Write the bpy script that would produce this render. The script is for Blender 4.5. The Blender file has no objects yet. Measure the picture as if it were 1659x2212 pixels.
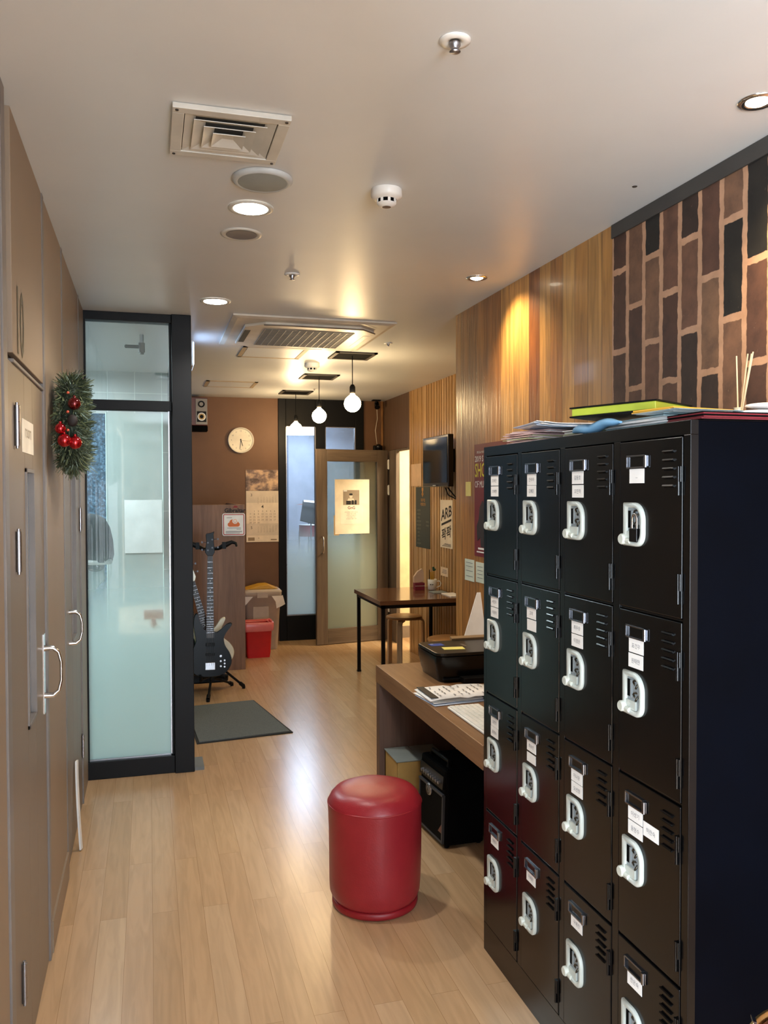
import bpy, math, random
from mathutils import Vector, Matrix
random.seed(7)
C = bpy.context.scene.collection
S = bpy.context.scene
PI = math.pi

# ------------------------------------------------------------------ camera, world, big lights, exposure
S.view_settings.view_transform = 'Standard'
S.view_settings.look = 'None'
S.view_settings.exposure = 0.85
S.view_settings.gamma = 1.0
S.view_settings.use_curve_mapping = False
S.cycles.use_denoising = True
S.cycles.max_bounces = 10
S.cycles.diffuse_bounces = 5
S.cycles.transparent_max_bounces = 16
S.cycles.caustics_reflective = False
S.cycles.caustics_refractive = False
S.cycles.sample_clamp_indirect = 6.0

yaw, pit, rol, FPX = 0.27697, -0.02405, -0.00289, 1788.13
fw = Vector((math.sin(yaw)*math.cos(pit), math.cos(yaw)*math.cos(pit), math.sin(pit)))
r0 = Vector((math.cos(yaw), -math.sin(yaw), 0)); u0 = r0.cross(fw)
rv = r0*math.cos(rol)+u0*math.sin(rol); uv = -r0*math.sin(rol)+u0*math.cos(rol)
cd = bpy.data.cameras.new('camera'); cam = bpy.data.objects.new('camera', cd); C.objects.link(cam)
cd.sensor_fit = 'VERTICAL'; cd.sensor_height = 24.0; cd.sensor_width = 18.0
cd.lens = FPX/2212*24.0; cd.clip_start = 0.02
M = Matrix((rv, uv, -fw)).transposed().to_4x4(); M.translation = Vector((0, 0, 1.627))
cam.matrix_world = M
S.camera = cam

wd = bpy.data.worlds.new('world'); S.world = wd; wd.use_nodes = True
wd.node_tree.nodes['Background'].inputs[0].default_value = (0.6, 0.75, 1, 1)
wd.node_tree.nodes['Background'].inputs[1].default_value = 0.3

def light(kind, name, loc, energy, col, size=0.1, rot=(0, 0, 0), size_y=None, spot=None, blend=0.5):
    d = bpy.data.lights.new(name, kind); o = bpy.data.objects.new(name, d); C.objects.link(o)
    d.energy = energy; d.color = col; o.location = loc; o.rotation_euler = rot
    if kind == 'AREA':
        d.shape = 'RECTANGLE' if size_y else 'SQUARE'; d.size = size
        if size_y: d.size_y = size_y
    else:
        d.shadow_soft_size = size
    if spot: d.spot_size = spot; d.spot_blend = blend
    return o
WARM = (1, 0.80, 0.55); NEUT = (1, 0.95, 0.88); COOL = (0.72, 0.86, 1.0)
light('AREA', 'added_side_fill', (-1.35, -1.2, 1.35), 520, (0.78, 0.89, 1.0), 2.2, (0, -PI/2, 0), 2.4)  # added cool fill for the locker fronts; its side opening is invented
light('AREA', 'entrance_daylight', (1.0, -2.9, 1.2), 95, (0.72, 0.86, 1.0), 1.2, (PI/2, 0, 0), 1.8)
light('AREA', 'booth_light', (-0.75, 6.1, 2.6), 52, (0.80, 0.95, 1.0), 0.8)
light('AREA', 'practice_room_light', (2.3, 10.6, 2.45), 45, (0.78, 0.88, 1.0), 1.0)
light('AREA', 'side_room_light', (3.2, 7.7, 2.5), 60, (1, 0.82, 0.55), 0.6)

# ------------------------------------------------------------------ helpers
def hx(h):
    h = h.lstrip('#'); v = [int(h[i:i+2], 16)/255 for i in (0, 2, 4)]
    return tuple(x/12.92 if x <= 0.04045 else ((x+0.055)/1.055)**2.4 for x in v)+(1,)

class NT:
    def __init__(s, name):
        s.m = bpy.data.materials.new(name); s.m.use_nodes = True; s.t = s.m.node_tree; s.t.nodes.clear()
        s.out = s.n('ShaderNodeOutputMaterial')
    def n(s, t, **k):
        x = s.t.nodes.new(t)
        for a, b in k.items(): setattr(x, a, b)
        return x
    def l(s, a, b): s.t.links.new(a, b)
    def bsdf(s, col=(.5, .5, .5, 1), rough=.5, metal=0, spec=.5, coat=0, **k):
        b = s.n('ShaderNodeBsdfPrincipled')
        b.inputs['Base Color'].default_value = col; b.inputs['Roughness'].default_value = rough
        b.inputs['Metallic'].default_value = metal; b.inputs['Specular IOR Level'].default_value = spec
        b.inputs['Coat Weight'].default_value = coat; b.inputs['Coat Roughness'].default_value = 0.08
        s.l(b.outputs[0], s.out.inputs[0]); return b
    def coord(s, scale=(1, 1, 1), rot=(0, 0, 0), loc=(0, 0, 0)):
        c = s.n('ShaderNodeTexCoord'); m = s.n('ShaderNodeMapping')
        m.inputs['Scale'].default_value = scale; m.inputs['Rotation'].default_value = rot; m.inputs['Location'].default_value = loc
        s.l(c.outputs['Object'], m.inputs[0]); return m.outputs[0]
    def noise(s, v, scale=5, detail=4, rough=.55):
        x = s.n('ShaderNodeTexNoise'); x.inputs['Scale'].default_value = scale; x.inputs['Detail'].default_value = detail
        x.inputs['Roughness'].default_value = rough; s.l(v, x.inputs['Vector']); return x.outputs['Fac']
    def ramp(s, f, stops, interp='LINEAR'):
        r = s.n('ShaderNodeValToRGB'); r.color_ramp.interpolation = interp
        e = r.color_ramp.elements
        while len(e) < len(stops): e.new(0.5)
        for i, (p, c) in enumerate(stops): e[i].position = p; e[i].color = c if len(c) == 4 else tuple(c)+(1,)
        s.l(f, r.inputs[0]); return r.outputs[0]
    def mix(s, a, b, f=.5, mode='MIX'):
        x = s.n('ShaderNodeMix', data_type='RGBA', blend_type=mode)
        for sock, v in ((x.inputs[6], a), (x.inputs[7], b), (x.inputs[0], f)):
            if isinstance(v, bpy.types.NodeSocket): s.l(v, sock)
            else: sock.default_value = v
        return x.outputs[2]
    def math(s, op, a, b=0.0, clamp=False):
        x = s.n('ShaderNodeMath', operation=op); x.use_clamp = clamp
        for i, v in enumerate((a, b)):
            if isinstance(v, bpy.types.NodeSocket): s.l(v, x.inputs[i])
            else: x.inputs[i].default_value = v
        return x.outputs[0]
    def bump(s, b, h, strength=.3, dist=.005):
        x = s.n('ShaderNodeBump'); x.inputs['Strength'].default_value = strength; x.inputs['Distance'].default_value = dist
        s.l(h, x.inputs['Height']); s.l(x.outputs[0], b.inputs['Normal'])
        return x

def plain(name, c, rough=.5, metal=0, spec=.5, coat=0, var=.06, scale=6, bump=0, bscale=200):
    """plain coloured surface with a little procedural unevenness"""
    k = NT(name); b = k.bsdf(hx(c), rough, metal, spec, coat)
    v = k.coord(); c0 = hx(c)
    f = k.noise(v, scale)
    lo = tuple(x*(1-var*2) for x in c0[:3]); hi = tuple(min(1, x*(1+var*2)) for x in c0[:3])
    k.l(k.ramp(f, [(.3, lo), (.7, hi)]), b.inputs['Base Color'])
    if bump: k.bump(b, k.noise(v, bscale, 2), bump, .001)
    return k.m

def emit(name, c, s):
    k = NT(name); e = k.n('ShaderNodeEmission'); e.inputs[0].default_value = c if len(c) == 4 else tuple(c)+(1,)
    e.inputs[1].default_value = s; k.l(e.outputs[0], k.out.inputs[0]); return k.m

def planks(name, tones, plen, pwid, lenaxis, crossaxis, rough=.35, gap=.0015, grain=.35, gscale=9, coat=0, bump=.15, seam='#3A2616', soft=.06):
    """boards with random tone per board; lenaxis/crossaxis are 0,1,2"""
    k = NT(name); b = k.bsdf(rough=rough, coat=coat)
    c = k.n('ShaderNodeTexCoord'); sp = k.n('ShaderNodeSeparateXYZ'); k.l(c.outputs['Object'], sp.inputs[0])
    cb = k.n('ShaderNodeCombineXYZ'); k.l(sp.outputs[lenaxis], cb.inputs[0]); k.l(sp.outputs[crossaxis], cb.inputs[1])
    br = k.n('ShaderNodeTexBrick', offset=.37, offset_frequency=2, squash=1)
    for nme, v in (('Color1', (0, 0, 0, 1)), ('Color2', (1, 1, 1, 1)), ('Mortar', (0.5, .5, .5, 1)), ('Scale', 1), ('Mortar Size', gap), ('Mortar Smooth', soft), ('Bias', 0), ('Brick Width', plen), ('Row Height', pwid)):
        br.inputs[nme].default_value = v
    k.l(cb.outputs[0], br.inputs[0])
    n = len(tones); st = [(i/(n-1)*.9+.05, hx(t)) for i, t in enumerate(tones)]
    base = k.ramp(br.outputs['Color'], st)
    # grain, stretched along the board, shifted per board
    mp = k.n('ShaderNodeMapping'); mp.inputs['Scale'].default_value = (1.2, 14, 1); k.l(cb.outputs[0], mp.inputs[0])
    add = k.n('ShaderNodeVectorMath', operation='ADD'); k.l(mp.outputs[0], add.inputs[0])
    sc = k.n('ShaderNodeVectorMath', operation='SCALE'); sc.inputs['Scale'].default_value = 9; k.l(br.outputs['Color'], sc.inputs[0]); k.l(sc.outputs[0], add.inputs[1])
    nz = k.n('ShaderNodeTexNoise'); nz.inputs['Scale'].default_value = gscale; nz.inputs['Detail'].default_value = 6; nz.inputs['Distortion'].default_value = 1.2
    k.l(add.outputs[0], nz.inputs[0])
    g = k.ramp(nz.outputs['Fac'], [(.35, (1-grain, 1-grain*1.05, 1-grain*1.15)), (.62, (1, 1, 1))])
    colr = k.mix(base, g, 1.0, 'MULTIPLY')
    colr = k.mix(colr, hx(seam), br.outputs['Fac'])
    k.l(colr, b.inputs['Base Color'])
    h = k.math('SUBTRACT', nz.outputs['Fac'], br.outputs['Fac'])
    k.bump(b, h, bump, .003)
    return k.m

def laminate(name, c1, c2, axis=2, rough=.45, scale=8):
    k = NT(name); b = k.bsdf(rough=rough)
    s = [22, 22, 22]; s[axis] = 1.2
    v = k.coord(tuple(s)); f = k.noise(v, 1.0*scale/8, 6)
    v2 = k.coord(tuple(x*5 for x in s)); f2 = k.noise(v2, 1, 3)
    c = k.ramp(f, [(.3, hx(c1)), (.7, hx(c2))])
    c = k.mix(c, k.ramp(f2, [(.35, (.72, .70, .68)), (.6, (1, 1, 1))]), .6, 'MULTIPLY')
    k.l(c, b.inputs['Base Color']); k.bump(b, f2, .08, .001); return k.m

def metal(name, c, rough=.25): 
    k = NT(name); b = k.bsdf(hx(c), rough, 1.0)
    k.l(k.ramp(k.noise(k.coord((1, 1, 1)), 60), [(.3, tuple([rough*.8]*3)), (.7, tuple([rough*1.3]*3))]), b.inputs['Roughness']); return k.m

def film_glass(name, tint, z_clear, z_frost, lo, hi, tr=(.9, .95, .97), gl=.07, gr=.02):
    """clear glass whose frosted film fades in towards the floor"""
    k = NT(name)
    c = k.n('ShaderNodeTexCoord'); sp = k.n('ShaderNodeSeparateXYZ'); k.l(c.outputs['Object'], sp.inputs[0])
    mr = k.n('ShaderNodeMapRange', interpolation_type='SMOOTHSTEP'); mr.inputs['From Min'].default_value = z_frost; mr.inputs['From Max'].default_value = z_clear
    mr.inputs['To Min'].default_value = hi; mr.inputs['To Max'].default_value = lo; k.l(sp.outputs[2], mr.inputs[0])
    t = k.n('ShaderNodeBsdfTransparent'); t.inputs[0].default_value = tuple(tr)+(1,)
    d = k.n('ShaderNodeBsdfDiffuse'); d.inputs[0].default_value = hx(tint)
    tl = k.n('ShaderNodeBsdfTranslucent'); tl.inputs[0].default_value = hx(tint)
    m1 = k.n('ShaderNodeMixShader'); m1.inputs[0].default_value = .6; k.l(d.outputs[0], m1.inputs[1]); k.l(tl.outputs[0], m1.inputs[2])
    m2 = k.n('ShaderNodeMixShader'); k.l(mr.outputs[0], m2.inputs[0]); k.l(t.outputs[0], m2.inputs[1]); k.l(m1.outputs[0], m2.inputs[2])
    g = k.n('ShaderNodeBsdfGlossy'); g.inputs['Roughness'].default_value = gr
    m3 = k.n('ShaderNodeMixShader'); m3.inputs[0].default_value = gl; k.l(m2.outputs[0], m3.inputs[1]); k.l(g.outputs[0], m3.inputs[2])
    k.l(m3.outputs[0], k.out.inputs[0]); return k.m

_tc = {}
def textmesh(s, bold=0.0):
    key = (s, bold)
    if key in _tc: return _tc[key]
    c = bpy.data.curves.new('text', 'FONT'); c.body = s; c.resolution_u = 2; c.offset = bold
    o = bpy.data.objects.new('text', c); C.objects.link(o)
    dg = bpy.context.evaluated_depsgraph_get(); dg.update()
    me = o.evaluated_get(dg).to_mesh()
    vs = [(v.co.x, v.co.y) for v in me.vertices]; fs = [tuple(p.vertices) for p in me.polygons]
    o.evaluated_get(dg).to_mesh_clear(); bpy.data.objects.remove(o); bpy.data.curves.remove(c)
    _tc[key] = (vs, fs); return _tc[key]

class MB:
    def __init__(s): s.v = []; s.f = []; s.mi = []; s.cur = 0; s.sm = []; s.smooth = False
    def mat(s, i): s.cur = i; return s
    def sh(s, b): s.smooth = b; return s
    def add(s, vs, fs):
        n = len(s.v); s.v += [tuple(v) for v in vs]
        for f in fs: s.f.append([i+n for i in f]); s.mi.append(s.cur); s.sm.append(s.smooth)
        return s
    def box(s, x0, x1, y0, y1, z0, z1):
        sm = s.smooth; s.smooth = False
        s.add([(x, y, z) for x in (x0, x1) for y in (y0, y1) for z in (z0, z1)],
              [(0, 1, 3, 2), (4, 6, 7, 5), (0, 4, 5, 1), (2, 3, 7, 6), (0, 2, 6, 4), (1, 5, 7, 3)]); s.smooth = sm; return s
    def obox(s, c, sz, rot=(0, 0, 0)):
        m = Matrix.Rotation(rot[2], 3, 'Z') @ Matrix.Rotation(rot[1], 3, 'Y') @ Matrix.Rotation(rot[0], 3, 'X'); c = Vector(c)
        h = [d/2 for d in sz]; sm = s.smooth; s.smooth = False
        s.add([c+m@Vector((x*h[0], y*h[1], z*h[2])) for x in (-1, 1) for y in (-1, 1) for z in (-1, 1)],
              [(0, 1, 3, 2), (4, 6, 7, 5), (0, 4, 5, 1), (2, 3, 7, 6), (0, 2, 6, 4), (1, 5, 7, 3)]); s.smooth = sm; return s
    def quad(s, a, b, c, d): return s.add([a, b, c, d], [(0, 1, 2, 3)])
    def tube(s, pts, r, n=10, cap=True):
        pts = [Vector(p) for p in pts]; rs = r if isinstance(r, (list, tuple)) else [r]*len(pts)
        ring = []; prev = None
        for i, p in enumerate(pts):
            t = (pts[min(i+1, len(pts)-1)]-pts[max(i-1, 0)]).normalized()
            if prev is None:
                a = Vector((0, 0, 1)) if abs(t.z) < .9 else Vector((1, 0, 0)); prev = (a-t*a.dot(t)).normalized()
            else:
                prev = (prev-t*prev.dot(t)).normalized()
            q = t.cross(prev)
            ring.append([p+(prev*math.cos(2*PI*j/n)+q*math.sin(2*PI*j/n))*rs[i] for j in range(n)])
        vs = [v for g in ring for v in g]
        fs = [(i*n+j, i*n+(j+1) % n, (i+1)*n+(j+1) % n, (i+1)*n+j) for i in range(len(pts)-1) for j in range(n)]
        sm = s.smooth; s.smooth = True; s.add(vs, fs); s.smooth = False
        if cap: s.add(ring[0], [tuple(range(n))[::-1]]); s.add(ring[-1], [tuple(range(n))])
        s.smooth = sm; return s
    def lathe(s, prof, c=(0, 0, 0), n=32, axis='z', sharp=False):
        c = Vector(c); vs = []
        for (r, h) in prof:
            for j in range(n):
                a = 2*PI*j/n; p = (r*math.cos(a), r*math.sin(a), h)
                if axis == 'y': p = (p[0], h, p[1])
                if axis == 'x': p = (h, p[0], p[1])
                vs.append(c+Vector(p))
        fs = [(i*n+j, i*n+(j+1) % n, (i+1)*n+(j+1) % n, (i+1)*n+j) for i in range(len(prof)-1) for j in range(n)]
        sm = s.smooth; s.smooth = not sharp; s.add(vs, fs); s.smooth = sm; return s
    def sphere(s, c, r, n=16, sq=(1, 1, 1)):
        pr = [(math.sin(PI*i/n)*r, -math.cos(PI*i/n)*r) for i in range(n+1)]
        k = len(s.v); s.lathe(pr, (0, 0, 0), n*2)
        for i in range(k, len(s.v)): v = s.v[i]; s.v[i] = (v[0]*sq[0]+c[0], v[1]*sq[1]+c[1], v[2]*sq[2]+c[2])
        return s
    def prism(s, poly, fn, d0, d1):
        """poly: 2d outline, fn(u,v,d)->3d"""
        n = len(poly); vs = [fn(u, v, d0) for u, v in poly]+[fn(u, v, d1) for u, v in poly]
        s.add(vs, [tuple(range(n))[::-1], tuple(range(n, 2*n))]+[(i, (i+1) % n, n+(i+1) % n, n+i) for i in range(n)]); return s
    def text(s, st, o, ux, uy, size, bold=0.0, align='c', squeeze=1.0):
        vs, fs = textmesh(st, bold)
        if not vs: return s
        x0 = min(v[0] for v in vs); x1 = max(v[0] for v in vs)
        off = {'c': (x0+x1)/2, 'l': x0, 'r': x1}[align]
        o = Vector(o); ux = Vector(ux); uy = Vector(uy)
        s.add([o+ux*((x-off)*size*squeeze)+uy*(y*size) for x, y in vs], fs); return s
    def build(s, name, mats, parent=None, world=False, bevel=0, tags=None, loc=None, solid=0):
        me = bpy.data.meshes.new(name)
        vs = s.v
        if world and parent is not None:
            root = parent
            inv = gm(root).inverted(); vs = [tuple(inv @ Vector(v)) for v in vs]
        me.from_pydata(vs, [], s.f)
        if not isinstance(mats, (list, tuple)): mats = [mats]
        for m in mats: me.materials.append(m)
        for p, i, sm in zip(me.polygons, s.mi, s.sm): p.material_index = i; p.use_smooth = sm
        me.update()
        o = bpy.data.objects.new(name, me); C.objects.link(o)
        if parent is not None: o.parent = parent
        if loc: o.location = loc
        if bevel:
            b = o.modifiers.new('bevel', 'BEVEL'); b.width = bevel; b.segments = 2; b.limit_method = 'ANGLE'; b.angle_limit = .6
        if solid:
            b = o.modifiers.new('solid', 'SOLIDIFY'); b.thickness = solid
        if tags:
            for a, b in tags.items(): o[a] = b
        return o
def gm(o):
    m = Matrix.Translation(o.location) @ o.rotation_euler.to_matrix().to_4x4()
    return gm(o.parent) @ m if o.parent else m
def thing(name, loc, label, cat, group=None, rotz=0):
    o = bpy.data.objects.new(name, None); C.objects.link(o); o.empty_display_size = .05
    o.location = loc; o.rotation_euler = (0, 0, rotz); o['label'] = label; o['category'] = cat
    if group: o['group'] = group
    return o
def T(label, cat, group=None):
    d = {'label': label, 'category': cat}
    if group: d['group'] = group
    return d
ST = {'kind': 'structure'}
def copy_tree(o, parent=None):
    c = o.copy(); C.objects.link(c)
    if parent is not None: c.parent = parent
    for ch in list(o.children): copy_tree(ch, c)
    return c
def rrect(w, h, r, n=5, cx=0, cy=0):
    out = []
    for (sx, sy, a0) in ((1, 1, 0), (-1, 1, PI/2), (-1, -1, PI), (1, -1, 1.5*PI)):
        for i in range(n+1):
            a = a0+PI/2*i/n; out.append((cx+sx*(w/2-r)+r*math.cos(a), cy+sy*(h/2-r)+r*math.sin(a)))
    return out

# ------------------------------------------------------------------ materials
m_ceil = plain('ceiling_paint', '#D5DADD', .38, var=.015, scale=2, bump=.1, bscale=40, spec=.6)
m_taupe = plain('taupe_panel', '#8E7B66', .5, var=.02, scale=2)
m_taupe_door = plain('taupe_door', '#7C6E5E', .45, var=.02, scale=2)
m_groove = plain('groove_dark', '#39312A', .6)
m_strip = plain('grey_strip', '#77706B', .4)
m_black = plain('black_frame', '#0B0C0E', .5, var=.1, spec=.2)
m_blackg = plain('black_gloss', '#060607', .25, spec=.4)
m_brown = plain('brown_wall_paint', '#6E4E36', .6, var=.03, bump=.2, bscale=90)
m_brown2 = laminate('brown_header_panel', '#5B4534', '#6A5240')
m_lock = plain('locker_black_paint', '#050506', .22, var=.1, spec=.38)
m_lockside = plain('locker_side_paint', '#010309', .4, var=.1, spec=.05)
m_dark = plain('dark_slot', '#010101', .9, spec=.1)
m_white = plain('white_plastic', '#E4E5E2', .35)
m_paper = plain('paper', '#F6F5F1', .7)
m_cream = plain('cream_paper', '#F3E9D4', .7)
m_chrome = metal('chrome', '#D8D8DA', .12)
m_holder = metal('dark_chrome', '#85878E', .2)
m_steel = metal('brushed_steel', '#A8A8AC', .32)
m_print = plain('print_grey', '#6E6E74', .7)
m_ink = plain('print_black', '#141012', .6)
m_knob = plain('handle_cream_plastic', '#C9CEC4', .3)
m_handle = plain('handle_plastic', '#C4CCC6', .28, spec=.6)
m_recess = plain('recess_grey', '#8E979A', .4)
m_floor = planks('floor_vinyl', ['#BC9870', '#C6A27A', '#C09C76', '#CAA983'], 1.25, .096, 1, 0, rough=.23, gap=.0006, grain=.13, gscale=2.2, bump=.05, seam='#93704C')
m_woodwall = planks('varnished_pine', ['#8A5428', '#C08C4A', '#A87036', '#CE9E5A', '#B27A3C'], 9.0, .108, 2, 1, rough=.33, gap=.0012, grain=.42, gscale=1.8, coat=.12, bump=.7, seam='#3A2010')
m_slat = planks('slat_wood', ['#B58A54', '#C49A62', '#BA8E58', '#CEA672'], 9.0, .073, 2, 1, rough=.35, gap=.0001, grain=.3, gscale=2, bump=.2)
m_desk = laminate('desk_laminate', '#7B5636', '#94704C', 1, .4)
m_deskv = laminate('desk_side_laminate', '#5A4438', '#705648', 2, .45)
m_lam = laminate('laminate_panel', '#73533E', '#8B6850', 2, .5)
m_doorwood = laminate('grey_walnut_door', '#5C5046', '#7B6D60', 2, .45)
m_doorwoodh = laminate('grey_walnut_rail', '#5C5046', '#7B6D60', 0, .45)
m_red = NT('red_leather')
def _red():
    k = m_red; b = k.bsdf(rough=.38, spec=.5); v = k.coord()
    k.l(k.ramp(k.noise(v, 5), [(.3, hx('#8C1A24')), (.7, hx('#9A242C'))]), b.inputs['Base Color'])
    h = k.math('ADD', k.noise(v, 9, 2), k.math('MULTIPLY', k.noise(v, 180, 2), .25)); k.bump(b, h, .25, .006); return k.m
m_red = _red()

def brick_paper():
    k = NT('brick_wallpaper'); b = k.bsdf(rough=.55)
    c = k.n('ShaderNodeTexCoord'); sp = k.n('ShaderNodeSeparateXYZ'); k.l(c.outputs['Object'], sp.inputs[0])
    nw = k.n('ShaderNodeTexNoise'); nw.inputs['Scale'].default_value = 26; nw.inputs['Detail'].default_value = 3; k.l(c.outputs['Object'], nw.inputs[0])
    zz = k.math('ADD', k.math('ADD', sp.outputs[2], -0.195), k.math('MULTIPLY', k.math('SUBTRACT', nw.outputs['Fac'], .5), .016))
    sepc = k.n('ShaderNodeSeparateColor'); k.l(nw.outputs['Color'], sepc.inputs[0])
    yy = k.math('ADD', k.math('ADD', sp.outputs[1], -0.0), k.math('MULTIPLY', k.math('SUBTRACT', sepc.outputs[1], .5), .014))
    cb = k.n('ShaderNodeCombineXYZ'); k.l(zz, cb.inputs[0]); k.l(yy, cb.inputs[1])
    br = k.n('ShaderNodeTexBrick', offset=.5, offset_frequency=2)
    for nme, v in (('Color1', (0, 0, 0, 1)), ('Color2', (1, 1, 1, 1)), ('Mortar', (.5, .5, .5, 1)), ('Scale', 1), ('Mortar Size', .012), ('Mortar Smooth', .2), ('Bias', 0), ('Brick Width', .302), ('Row Height', .1052)):
        br.inputs[nme].default_value = v
    k.l(cb.outputs[0], br.inputs[0])
    base = k.ramp(br.outputs['Color'], [(0, hx('#1B1917')), (.22, hx('#1E1D1B')), (.27, hx('#4A3228')), (.45, hx('#5A3D31')), (.6, hx('#4C3A30')), (.8, hx('#6B4A3A')), (1, hx('#7A5B45'))])
    v = k.coord(); n1 = k.noise(v, 14, 6, .65); n2 = k.noise(v, 60, 5, .7)
    base = k.mix(base, k.ramp(n1, [(.3, (.50, .50, .53)), (.5, (.85, .84, .82)), (.7, (1.12, 1.08, 1.02))]), .95, 'MULTIPLY')
    base = k.mix(base, hx('#A08870'), k.ramp(n2, [(.66, (0, 0, 0)), (.8, (.55, .55, .55))]))
    mort = k.ramp(n1, [(.3, hx('#A07A5E')), (.7, hx('#BC9273'))])
    k.l(k.mix(base, mort, br.outputs['Fac']), b.inputs['Base Color'])
    k.bump(b, k.math('ADD', n2, k.math('MULTIPLY', br.outputs['Fac'], -.3)), .15, .002)
    return k.m
m_brick = brick_paper()

# ------------------------------------------------------------------ room shell
ZC = 2.648
MB().box(-2.3, 4.2, -3.2, 13.2, -.1, 0).build('floor', m_floor, tags=ST)
cl = MB(); cl.box(-2.3, 4.2, -3.2, 13.2, ZC, ZC+.15); cl.build('ceiling', m_ceil, tags=ST)
XL, XR, XF, YF, YP = -.343, 1.723, 2.56, 9.006, 4.964
# left wall, panelled
b = MB().mat(0).box(XL-.12, XL-.02, -3.1, -2.4, 0, ZC).box(XL-.12, XL-.02, -.1, 4.92, 0, ZC).box(XL-.12, XL-.02, -2.4, -.1, 2.4, ZC)  # gap behind the camera is added to let the side fill in
b.mat(1)
for y0, y1, z0, z1 in ((-3.1, -2.4, 0, ZC), (-2.4, -.1, 2.4, ZC), (-.1, 1.3, 0, ZC), (1.306, 2.205, 0, ZC), (2.39, 3.046, 2.0, ZC), (3.10, 3.695, .118, ZC), (3.10, 3.695, 0, .114), (3.745, 4.56, 2.06, ZC), (4.83, 4.96, 0, ZC), (4.585, 4.825, 0, ZC)):
    b.box(XL-.02, XL, y0, y1, z0, z1)
b.mat(2)
for y0, y1 in ((2.225, 2.285), (3.05, 3.092), (3.70, 3.735), (4.562, 4.582)): b.box(XL-.02, XL+.003, y0, y1, 0, ZC)
b.box(XL-.02, XL+.002, 2.39, 3.046, 1.975, 1.985)
b.build('wall_left', [m_groove, m_taupe, m_strip], tags=ST, bevel=.002)
MB().box(XL, XL+.006, 3.102, 3.693, 0, .112).build('baseboard_left', m_taupe, tags=ST)

def slit_glass_mat():
    k = NT('slit_glass'); b = k.bsdf(hx('#5F656B'), .12, 0, .6); return k.m
m_slit = slit_glass_mat()
def left_door(name, y0, y1, ztop, sy0, sy1, sz0, sz1, hy, hz0, hz1, hinge_y, hinges, plate):
    b = MB()
    X0, X1 = XL-.02, XL-.004
    b.box(X0, X1, y0, sy0, .006, ztop); b.box(X0, X1, sy1, y1, .006, ztop)
    b.box(X0, X1, sy0, sy1, .006, sz0); b.box(X0, X1, sy0, sy1, sz1, ztop)
    o = b.build(name, m_taupe_door, tags=ST, bevel=.002)
    MB().box(X0, X0+.004, sy0, sy1, sz0, sz1).build('window_slit', m_slit, o)
    fr = MB()
    for a in ((sy0, sy0+.012, sz0, sz1), (sy1-.012, sy1, sz0, sz1), (sy0, sy1, sz0, sz0+.012), (sy0, sy1, sz1-.012, sz1)): fr.box(X0+.002, X1+.005, *a)
    fr.build('slit_frame', m_strip, o, bevel=.001)
    h = MB()
    if plate: h.box(X1, X1+.003, hy-.02, hy+.02, hz0-.06, hz1+.05)
    zs = [hz0, hz0, hz0+.015, hz0+.05, hz1-.05, hz1-.015, hz1, hz1]
    xs = [X1, X1+.03, X1+.047, X1+.055, X1+.055, X1+.047, X1+.03, X1]
    h.tube([(x, hy, z) for x, z in zip(xs, zs)], [.011, .009, .006, .005, .005, .006, .009, .011], 10)
    h.build('door_handle', m_chrome, o, tags={'label': 'chrome pull handle'})
    for hz in hinges:
        q = MB().tube([(X1+.007, hinge_y, hz-.055), (X1+.007, hinge_y, hz+.055)], .0075, 10).tube([(X1+.007, hinge_y, hz-.062), (X1+.007, hinge_y, hz+.062)], .0045, 8)
        q.build('hinge', m_steel, o)
    return o
d1 = left_door('door_1', 2.292, 3.046, 1.975, 2.615, 2.79, .93, 1.70, 3.005, .94, 1.10, 2.43, (1.81, 1.468, .28), True)
d2 = left_door('door_2', 3.745, 4.56, 2.05, 4.08, 4.30, .93, 1.72, 3.93, .955, 1.095, 4.545, (1.9, 1.49, .31), False)
# ten above the door
MB().text('10', (XL+.0012, 2.535, 2.015), (0, 1, 0), (0, 0, 1), .262, .012, 'c', .62).build('door_number', plain('number_film', '#40361F', .5), tags=T('large pale brown number 10 on the panel above the nearest left door', 'number'))
b = MB().mat(0).box(XL-.004, XL-.0025, 2.57, 2.80, 1.745, 1.842).mat(1).text('room', (XL-.0022, 2.685, 1.79), (0, 1, 0), (0, 0, 1), .06)
b.build('door_notice', [m_cream, plain('sepia', '#8A7A58')], tags=T('small cream notice stuck on the nearest left door above its slit window', 'notice'))
# white bent strip at the foot
b = MB()
pts = [(XL+.004+.030*math.sin(PI*min(1, i/10.)), 3.86-.17*(1-(1-i/10.)**2)+.0, .42-.40*i/10) for i in range(11)]
pts = [(XL+.004+.022*(i/10.)**1.5, 4.06-.09*(i/10.), .385-.38*i/10) for i in range(11)]
for i in range(10):
    a, c = pts[i], pts[i+1]
    b.add([(a[0], a[1]-.012, a[2]), (a[0]+.005, a[1]+.012, a[2]), (c[0]+.005, c[1]+.012, c[2]), (c[0], c[1]-.012, c[2])], [(0, 1, 2, 3)])
b.build('plastic_strip', m_white, tags=T('white bent plastic strip leaning against the left wall at floor level', 'strip'), solid=.008)

# right walls
MB().box(XR, XR+.12, 2.842, 4.525, 0, ZC).build('wall_right_wood', m_woodwall, tags=ST)
MB().box(XR, XR+.12, -3.1, 2.841, 0, 2.596).box(XR+.006, XR+.12, -3.1, 2.841, 2.596, ZC).build('wall_right_brick', m_brick, tags=ST)
MB().box(XR-.006, XR+.02, -3.1, 2.841, 2.596, ZC-.001).build('trim_1', plain('ceiling_trim', '#3B3835', .5), tags=ST)
MB().box(XR+.121, XF+.1, 4.43, 4.524, 0, ZC).build('wall_right_return', m_brown, tags=ST)
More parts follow.
